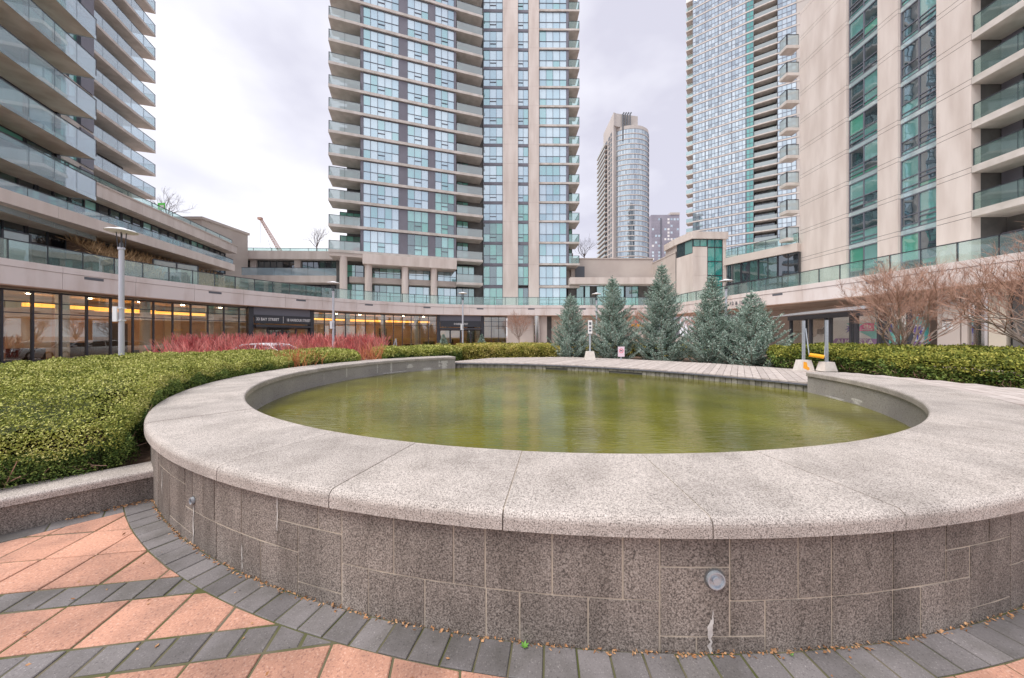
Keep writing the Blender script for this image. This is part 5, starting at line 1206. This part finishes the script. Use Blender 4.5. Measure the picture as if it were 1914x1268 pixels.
def block_post(name, label, xp, yb, z0, bw, bh, ph, mt_mark=None, sign=False):
    Z = (EYE-z0)*F_PX/(yb-HZ); X = (xp-957)/F_PX*Z; t = thing(name, label, 'post', (X,Z,z0))
    b = MB().frustum(X, Z, z0+.002, z0+bh, bw, bw*.8, bw*.72, bw*.55); b.build('concrete_base', 'concblock', t)
    MB().box(X-.032,X+.032,Z-.032,Z+.032,z0+bh-.02,z0+ph).build('post', 'galv', t)
    if mt_mark:
        sl = (bw-bw*.72)*.4/bh; yy = lambda zz_: Z-bw*.4+(zz_)*(bw*.8-bw*.55)/2/bh-.003
        P = [(-.13,.10),(-.02,.06),(.04,.03),(.12,.05),(.12,.12),(.06,.14),(.05,.29),(-.08,.31),(-.1,.2)]
        MB().add([(X+a*.85-.05, yy(c), z0+c) for a, c in P], [list(range(len(P)))]).build('paint_mark', 'orangepaint', t)
    if sign:
        MB().box(X-.1,X+.1,Z-.075,Z-.045,z0+ph-.62,z0+ph+.02).build('sign_plate', 'signwhite', t)
        for i, (a, c) in enumerate(((.05,.18),(.26,.36),(.42,.5))): MB().box(X-.055,X+.055,Z-.08,Z-.076,z0+ph-.02-c,z0+ph-.02-a).build('sign_print', 'louver', t)
    return X, Z
block_post('sign_post', 'thin sign post on a white concrete block at the boardwalk edge', 1102.5, 673, DECK, .48, .42, 1.9, sign=True)
x1, y1 = block_post('barrier_post', 'steel post in a concrete block with an orange painted patch', 1502, 693, DECK, .44, .36, 1.68, mt_mark=True)
x2, y2 = block_post('barrier_post', 'steel post in a plain concrete block nearest the coping end', 1545, 694, .45, .42, .3, 1.66)
ch = thing('barrier_chain', 'slack barrier chain with a yellow plastic sleeve between two steel posts', 'chain', (x1,y1,1.2))
p0 = Vector((x1+.03,y1-.05,1.85)); p1 = Vector(px(1512.5,663.5,10.95)); p2 = Vector(px(1540,667.5,10.75)); p3 = Vector((x2-.05,y2,1.25))
MB().tube([p0, p0.lerp(p1,.5)+Vector((0,0,-.03)), p1], .014, 6).build('chain', 'galv', ch); MB().tube([p1,p2], .062, 14, cap=False).build('yellow_sleeve', 'yellow', ch); MB().tube([p2,p2.lerp(p3,.5)+Vector((0,0,-.12)),p3], .012, 6).build('chain', 'galv', ch)
X, Y, _ = px(1161, 668, 15.9); t = thing('no_dogs_sign', 'small faded pink no dogs sign beside the boardwalk', 'sign', (X,Y,.3))
MB().box(X-.02,X+.02,Y,Y+.03,.25,.75).build('stake', 'galv', t); MB().box(X-.155,X+.155,Y-.02,Y,.6,1.08).build('plate', 'signpink', t)
n = 20; vs = [(X+math.cos(2*pi*k/n)*r, Y-.0225, .88+math.sin(2*pi*k/n)*r) for r in (.11,.085) for k in range(n)]
MB().add(vs, [(k,(k+1)%n,n+(k+1)%n,n+k) for k in range(n)]).add([(X-.075,Y-.0235,.945),(X-.06,Y-.0235,.96),(X+.075,Y-.0235,.815),(X+.06,Y-.0235,.80)], [(0,1,2,3)]).build('prohibition_ring', 'signred', t)
MB().add([(X+a,Y-.0245,.88+c) for a, c in ((-.05,-.05),(-.035,-.05),(-.03,0),(.02,0),(.03,-.05),(.045,-.05),(.045,.015),(.065,.03),(.05,.05),(.03,.03),(-.04,.03),(-.06,.06),(-.05,.0))], [list(range(13))]).build('dog_mark', 'black', t)
X, Y, _ = px(1197, 640, 30); t = thing('pay_station', 'parking pay station with yellow roof and pink sign behind the spruces', 'pay station', (X,Y,-.2))
MB().box(X-.18,X+.18,Y-.15,Y+.15,-.2,1.9).build('cabinet', 'concblock', t); MB().box(X-.65,X+.65,Y-.4,Y+.4,2.42,2.62).build('roof', 'yellow', t); MB().box(X-.5,X+.5,Y-.05,Y+.05,2.64,3.05).build('sign_panel', 'signpink', t); MB().box(X-.45,X+.2,Y-.3,Y+.3,1.2,1.3).build('shelf', 'yellow', t); MB().box(X-.5,X-.15,Y-.06,Y-.052,2.7,3.0).build('sign_mark', 'signred', t); MB().box(X-.06,X+.06,Y-.06,Y+.06,1.9,2.42).build('post', 'lampgrey', t)
def conifer_urn(xp, Z, lab):
    X = (xp-957)/F_PX*Z; t = thing('entrance_urn', lab, 'planter', (X,Z,-.1), 'urns beside the central doors')
    MB().lathe([(.3,-.1),(.42,.1),(.5,.55),(.55,.6),(.45,.62)], X, Z, 18).build('urn', 'urn', t)
    n = 900; a = RNG.uniform(0,2*pi,n); f = RNG.uniform(0,1,n)**1.3; r = .42*(1-f); P = np.c_[X+np.cos(a)*r, Z+np.sin(a)*r, .65+f*1.1]; V, Fq = leaves(P, np.c_[np.cos(a),np.sin(a),.3*np.ones(n)], .13, .25, .5); ob('conifer', np_mesh('conifer', V, Fq, 'spruce'), t)
    n = 420; a = RNG.uniform(0,2*pi,n); r = RNG.uniform(.3,.75,n); P = np.c_[X+np.cos(a)*r, Z+np.sin(a)*r, .55+RNG.uniform(-.1,.18,n)]; V, Fq = leaves(P, np.c_[np.cos(a),np.sin(a),-.1*np.ones(n)], .17, .3, .6); ob('trailing_foliage', np_mesh('trailing_foliage', V, Fq, 'yewgold'), t)
conifer_urn(829, 37.6, 'urn with small conifer left of the central doors'); conifer_urn(900.5, 37.6, 'urn with small conifer right of the central doors')
X, Y, _ = px(740, 640, 30); t = thing('bike_stand', 'leaning grey metal stand in front of the lobby glass', 'stand', (X,Y,-.2)); MB().tube([(X-.5,Y,-.2),(X,Y,1.35)], .04, 6).build('leg', 'galv', t); MB().tube([(X,Y,1.35),(X+.12,Y,-.2)], .05, 6).build('leg', 'galv', t); MB().tube([(X-.3,Y,.45),(X+.07,Y,.45)], .03, 6).build('brace', 'galv', t)
for xp, lab in ((949.5,'blue and white barrier stand at the lobby corner'), (976,'blue and white barrier stand beside the bare globe tree'), (1011,'blue and white barrier stand at the steel column')):
    X, Y, _ = px(xp, 640, 37); t = thing('barrier_stand', lab, 'barrier', (X,Y,-.2), 'barrier stands'); MB().frustum(X,Y,-.2,.75,.35,.35,.2,.2).build('stand', 'signwhite', t); MB().box(X-.09,X+.09,Y-.16,Y-.13,.2,.7).build('sticker', 'palm', t); MB().tube([(X,Y,.6),(X+1.1,Y,.2)], .03, 6).build('arm', 'signwhite', t)

# ------------------------------------------------------------------ vehicles
def wheel(parent, x, y, r, w, side):
    o = MB(); n = 20
    def rg(rr, yy): return [(rr*math.cos(2*pi*k/n), yy, rr*math.sin(2*pi*k/n)) for k in range(n)]
    pr = [(r*.62,-w/2),(r*.97,-w/2),(r,-w/2+.03),(r,w/2-.03),(r*.97,w/2),(r*.62,w/2)]; vs = sum((rg(a,b_) for a,b_ in pr), [])
    o.add(vs, [(i*n+k,i*n+(k+1)%n,((i+1)%6)*n+(k+1)%n,((i+1)%6)*n+k) for i in range(6) for k in range(n)])
    t = sub('wheel', o.mesh('wheel','tyre'), parent, (x,y,r)); d = MB().add(rg(r*.62,-w*.3)+rg(r*.62,w*.3), [list(range(n)),list(range(n,2*n))[::-1]]+[(k,(k+1)%n,n+(k+1)%n,n+k) for k in range(n)])
    for k in range(5):
        a = 2*pi*k/5; d.box(-.03,.03,-w*.36,w*.36,.0,.01)
    sub('rim', d.mesh('rim','rim'), t)
def loft(secs, close=True):
    b = MB(); n = len(secs[0]); vs = sum([list(s_) for s_ in secs], []); fs = [(i*n+k,i*n+(k+1)%n,(i+1)*n+(k+1)%n,(i+1)*n+k) for i in range(len(secs)-1) for k in range(n)]
    if close: fs += [list(range(n))[::-1], [(len(secs)-1)*n+k for k in range(n)]]
    return b.add(vs, fs)
def sedan(x, y, rz, z, label):
    t = thing('parked_car', label, 'car', (x,y,z)); t.rotation_euler = (0,0,rz)
    def sec(xx, hw, zb, zt, crown=.03): return [(xx,-hw*.9,zb),(xx,-hw,zb+.12),(xx,-hw,zb+.32),(xx,-hw*.95,zt-.05),(xx,-hw*.82,zt),(xx,0,zt+crown),(xx,hw*.82,zt),(xx,hw*.95,zt-.05),(xx,hw,zb+.32),(xx,hw,zb+.12),(xx,hw*.9,zb)]
    b = loft([sec(2.38,.66,.34,.60),sec(2.28,.8,.24,.70),sec(1.9,.9,.2,.80),(sec(1.0,.92,.18,.93)),sec(0,.92,.18,.95),sec(-1.2,.92,.18,.98),sec(-1.9,.9,.2,1.0),sec(-2.28,.84,.28,.96),sec(-2.36,.72,.4,.88)])
    sub('body', b.mesh('body','carwhite',True), t)
    def cs(xx, hw, hr, zb, zt): return [(xx,-hw,zb),(xx,-hr,zt-.05),(xx,-hr*.85,zt),(xx,0,zt+.03),(xx,hr*.85,zt),(xx,hr,zt-.05),(xx,hw,zb)]
    sub('cabin_glass', loft([cs(1.1,.80,.74,.92,.95),cs(.25,.80,.60,.93,1.34),cs(-.5,.80,.60,.93,1.385),cs(-1.15,.80,.58,.95,1.32),cs(-1.85,.78,.68,.97,1.02)]).mesh('cabin_glass','carglass',True), t)
    sub('roof', loft([cs(.35,.62,.62,1.30,1.335),cs(-.1,.63,.63,1.33,1.405),cs(-.6,.63,.63,1.33,1.412),cs(-1.2,.60,.60,1.28,1.335)]).mesh('roof','carwhite',True), t)
    pil = MB()
    for s_ in (-1,1):
        pil.tube([(1.08,s_*.80,.94),(.3,s_*.63,1.345),(-.5,s_*.635,1.395),(-1.2,s_*.61,1.33),(-1.9,s_*.76,1.0)], .035, 6); pil.tube([(-.45,s_*.80,.95),(-.5,s_*.635,1.38)], .03, 6)
    sub('pillars', pil.mesh('pillars','carwhite'), t)
    for s_ in (-1,1):
        sub('mirror', MB().box(.72,.86,s_*.92-.09,s_*.92+.09,.95,1.08).mesh('mirror','carwhite'), t); sub('headlight', MB().box(2.12,2.33,s_*.68-.13,s_*.68+.13,.6,.70).mesh('headlight','steel'), t); sub('tail_light', MB().box(-2.37,-2.2,s_*.72-.13,s_*.72+.13,.78,.9).mesh('tail_light','red'), t)
        for xx in (1.42,-1.42): wheel(t, xx, s_*.82, .33, .22, s_)
        sub('door_handle', MB().box(-.3,-.12,s_*.925-.02,s_*.925+.02,.82,.86).mesh('door_handle','carwhite'), t)
    return t
sedan(-13.2, 17.3, R(180-8), -.2, 'white sedan showing through the red dogwood stems')
sedan(-17.0, 24.0, R(-113), -.2, 'pale sedan in the drive, mirrored in the left lobby glass')
# delivery van with printed sides, parked in the aisle behind the glass vestibule
vx, vy = 23.05, 19.5; hd = Vector((-.168,.986)); van = thing('delivery_van', 'white high roof van with teal and purple print reading AUGUSTA', 'van', (vx,vy,.22))
van.rotation_euler = (0,0,math.atan2(hd.y,hd.x))      # local +x forward, origin at the rear left corner, local -y to its right
def vs_(xx, y0, y1, zb, zt): return [(xx,y0,zb),(xx,y0-.0,zb+.3),(xx,y0,zt-.5),(xx,y0-.07,zt-.12),(xx,y0-.22,zt),(xx,y1+.22,zt),(xx,y1+.07,zt-.12),(xx,y1,zt-.5),(xx,y1,zb+.3),(xx,y1,zb)]
sub('body', loft([vs_(0,0,-2.0,.35,2.66),vs_(.06,.02,-2.02,.3,2.72),vs_(3.55,.02,-2.02,.3,2.74),vs_(4.1,0,-2.0,.3,2.55),vs_(4.75,-.04,-1.96,.3,1.75),vs_(5.0,-.05,-1.95,.3,1.38),vs_(5.6,-.1,-1.9,.32,1.18),vs_(5.78,-.22,-1.78,.4,.95)]).mesh('body','carwhite',True), van)
sub('windscreen', MB().add([(4.2,-.2,2.38),(4.2,-1.8,2.38),(4.83,-1.85,1.66),(4.83,-.15,1.66)], [(0,1,2,3)]).mesh('windscreen','carglass'), van)
sub('side_window', MB().add([(3.75,.024,2.05),(4.25,.022,2.05),(4.72,.0,1.55),(3.7,.024,1.45)], [(0,1,2,3)]).mesh('side_window','carglass'), van)
sub('bumper', MB().box(-.1,.0,-1.95,-.05,.3,.55).box(5.6,5.85,-1.85,-.15,.3,.62).mesh('bumper','louver'), van)
sub('mirror', MB().box(4.4,4.55,.03,.28,1.5,1.85).mesh('mirror','furn'), van); sub('headlight', MB().box(5.3,5.7,-.3,-.1,.9,1.1).mesh('headlight','steel'), van); sub('roof_unit', MB().box(1.2,2.4,-1.6,-.4,2.72,2.95).mesh('roof_unit','white'), van)
yy = .0245
sub('teal_side_print', MB().add([(.08,yy,.75),(.08,yy,2.22),(2.9,yy,2.22),(2.4,yy,1.8),(1.6,yy,1.3),(1.35,yy,.75)], [(0,1,2,3,4,5)]).mesh('teal_side_print','teal'), van)
sub('purple_stripe', MB().add([(1.2,yy+.001,.72),(1.2,yy+.001,1.2),(3.55,yy+.001,1.2),(3.95,yy+.001,.72)], [(0,1,2,3)]).mesh('purple_stripe','purple'), van)
sub('pink_panel', MB().add([(1.4,yy+.003,1.68),(1.4,yy+.003,2.2),(1.9,yy+.003,2.2),(2.15,yy+.003,2.02),(2.2,yy+.003,1.68)], [(0,1,2,3,4)]).mesh('pink_panel','pink'), van)
n = 18; vs = [(1.75+math.cos(2*pi*k/n)*r, yy+.005, 1.95+math.sin(2*pi*k/n)*r*.6) for r in (.2,.15) for k in range(n)]
sub('emblem', MB().add(vs, [(k,(k+1)%n,n+(k+1)%n,n+k) for k in range(n)]).add([(1.6,yy+.005,1.93),(1.9,yy+.005,1.93),(1.9,yy+.005,1.97),(1.6,yy+.005,1.97)], [(0,1,2,3)]).add([(1.73,yy+.0052,1.86),(1.77,yy+.0052,1.86),(1.77,yy+.0052,2.12),(1.73,yy+.0052,2.12)], [(0,1,2,3)]).add([(1.5,yy+.005,1.74),(2.05,yy+.005,1.74),(2.05,yy+.005,1.79),(1.5,yy+.005,1.79)], [(0,1,2,3)]).mesh('emblem','signwhite'), van)
def palm(px0, pz, s_, yv, along):
    b = MB()
    for k in range(9):
        a = pi*(-.15+1.3*k/8); d = (math.cos(a), math.sin(a)); w = (-d[1]*.13*s_, d[0]*.13*s_)
        P = [(0,0),(d[0]*s_*.5+w[0],d[1]*s_*.5+w[1]),(d[0]*s_,d[1]*s_-.15*s_),(d[0]*s_*.5-w[0],d[1]*s_*.5-w[1])]
        b.add([((px0+p[0],yv,pz+p[1]) if along else (yv,px0+p[0],pz+p[1])) for p in P], [(0,1,2,3)])
    b.add([((px0+a,yv,pz+c) if along else (yv,px0+a,pz+c)) for a, c in ((-.05,0),(.05,0),(.1,-s_),(-.02,-s_))], [(0,1,2,3)])
    sub('palm_print', b.mesh('palm_print','palm'), van)
palm(.75,1.75,.55,yy+.002,True); palm(2.55,1.85,.45,yy+.002,True); palm(-1.0,1.65,.5,-.022,False)
def vtext(body, size, loc, rot, mt, nm='lettering'):
    o = text(body, size, (0,0,0), 0, 0, mt, None, nm, ext=.001, align='LEFT'); o.parent = van; o.location = loc; o.rotation_euler = rot
vtext('AUGUSTA', .44, (3.5, yy+.004, .97), (R(90),0,R(180)), 'signwhite')
sub('rear_teal_print', MB().add([(-.012,-.05,1.0),(-.012,-1.95,.9),(-.012,-1.9,2.5),(-.012,-.12,2.5)], [(0,1,2,3)]).mesh('rear_teal_print','teal'), van)
sub('rear_white_print', MB().add([(-.017,-.35,1.15),(-.017,-1.5,.95),(-.017,-1.5,2.0),(-.017,-.35,2.1)], [(0,1,2,3)]).mesh('rear_white_print','carwhite'), van)
sub('rear_purple_print', MB().add([(-.02,-.05,.58),(-.02,-1.95,.58),(-.02,-1.7,.95),(-.02,-.05,1.1)], [(0,1,2,3)]).mesh('rear_purple_print','purple'), van)
vtext('AUGUSTA', .24, (-.026, -.45, .82), (R(90),0,R(-90)), 'signwhite')
for a, c in ((-.1,1.3),(-1.92,1.3)): sub('tail_light', MB().box(-.05,.0,a-.05,a+.05,c-.25,c+.15).mesh('tail_light','red'), van)
sub('brake_light', MB().box(-.03,.0,-1.15,-.95,2.56,2.62).mesh('brake_light','red'), van)
for xx in (1.1, 4.75):
    for s_ in (-.1, -1.9): wheel(van, xx, s_, .36, .22, 1)
# ------------------------------------------------------------------ far crane, banner
X, Y, Zc = px(519, 462, 230); t = thing('tower_crane', 'distant crane boom above the left rooftops', 'crane', (X,Y,Zc-20))
p0, p1 = Vector(px(546,507,230)), Vector(px(487,409,230)); b = MB(); nseg = 22; w = 1.1
ax = (p1-p0).normalized(); sx_ = Vector((0,1,0)); sz_ = ax.cross(sx_); prev = None
for i in range(nseg+1):
    c = p0.lerp(p1, i/nseg); k_ = w*(1-.5*i/nseg); cs_ = [c+sx_*k_*a+sz_*k_*e_ for a, e_ in ((-1,-1),(1,-1),(1,1),(-1,1))]
    if prev:
        for j in range(4): b.tube([prev[j],cs_[j]], .2, 4); b.tube([prev[j],cs_[(j+1)%4]], .12, 4)
    prev = cs_
b.build('boom', 'crane', t); MB().tube([p1, p1-Vector((0,0,17))], .08, 4).build('hoist_cable', 'louver', t); MB().tube([p1.lerp(p0,.35)+sz_*3, p0.lerp(p1,.05)+sz_*9], .1, 4).build('stay_cable', 'louver', t); MB().box(p1.x-1.5,p1.x+1,p1.y-1,p1.y+1,p1.z-.8,p1.z+.8).build('boom_head', 'crane', t)
X, Y, Zc = px(302, 386, 43); tag(MB().box(X-.5,X+.35,Y,Y+.1,Zc-.4,Zc+.45,'green').box(X-.2,X+.3,Y-.02,Y,Zc-.3,Zc+.15,'signwhite').build('green_banner'), 'bright green banner behind the left roof parapet', 'banner')
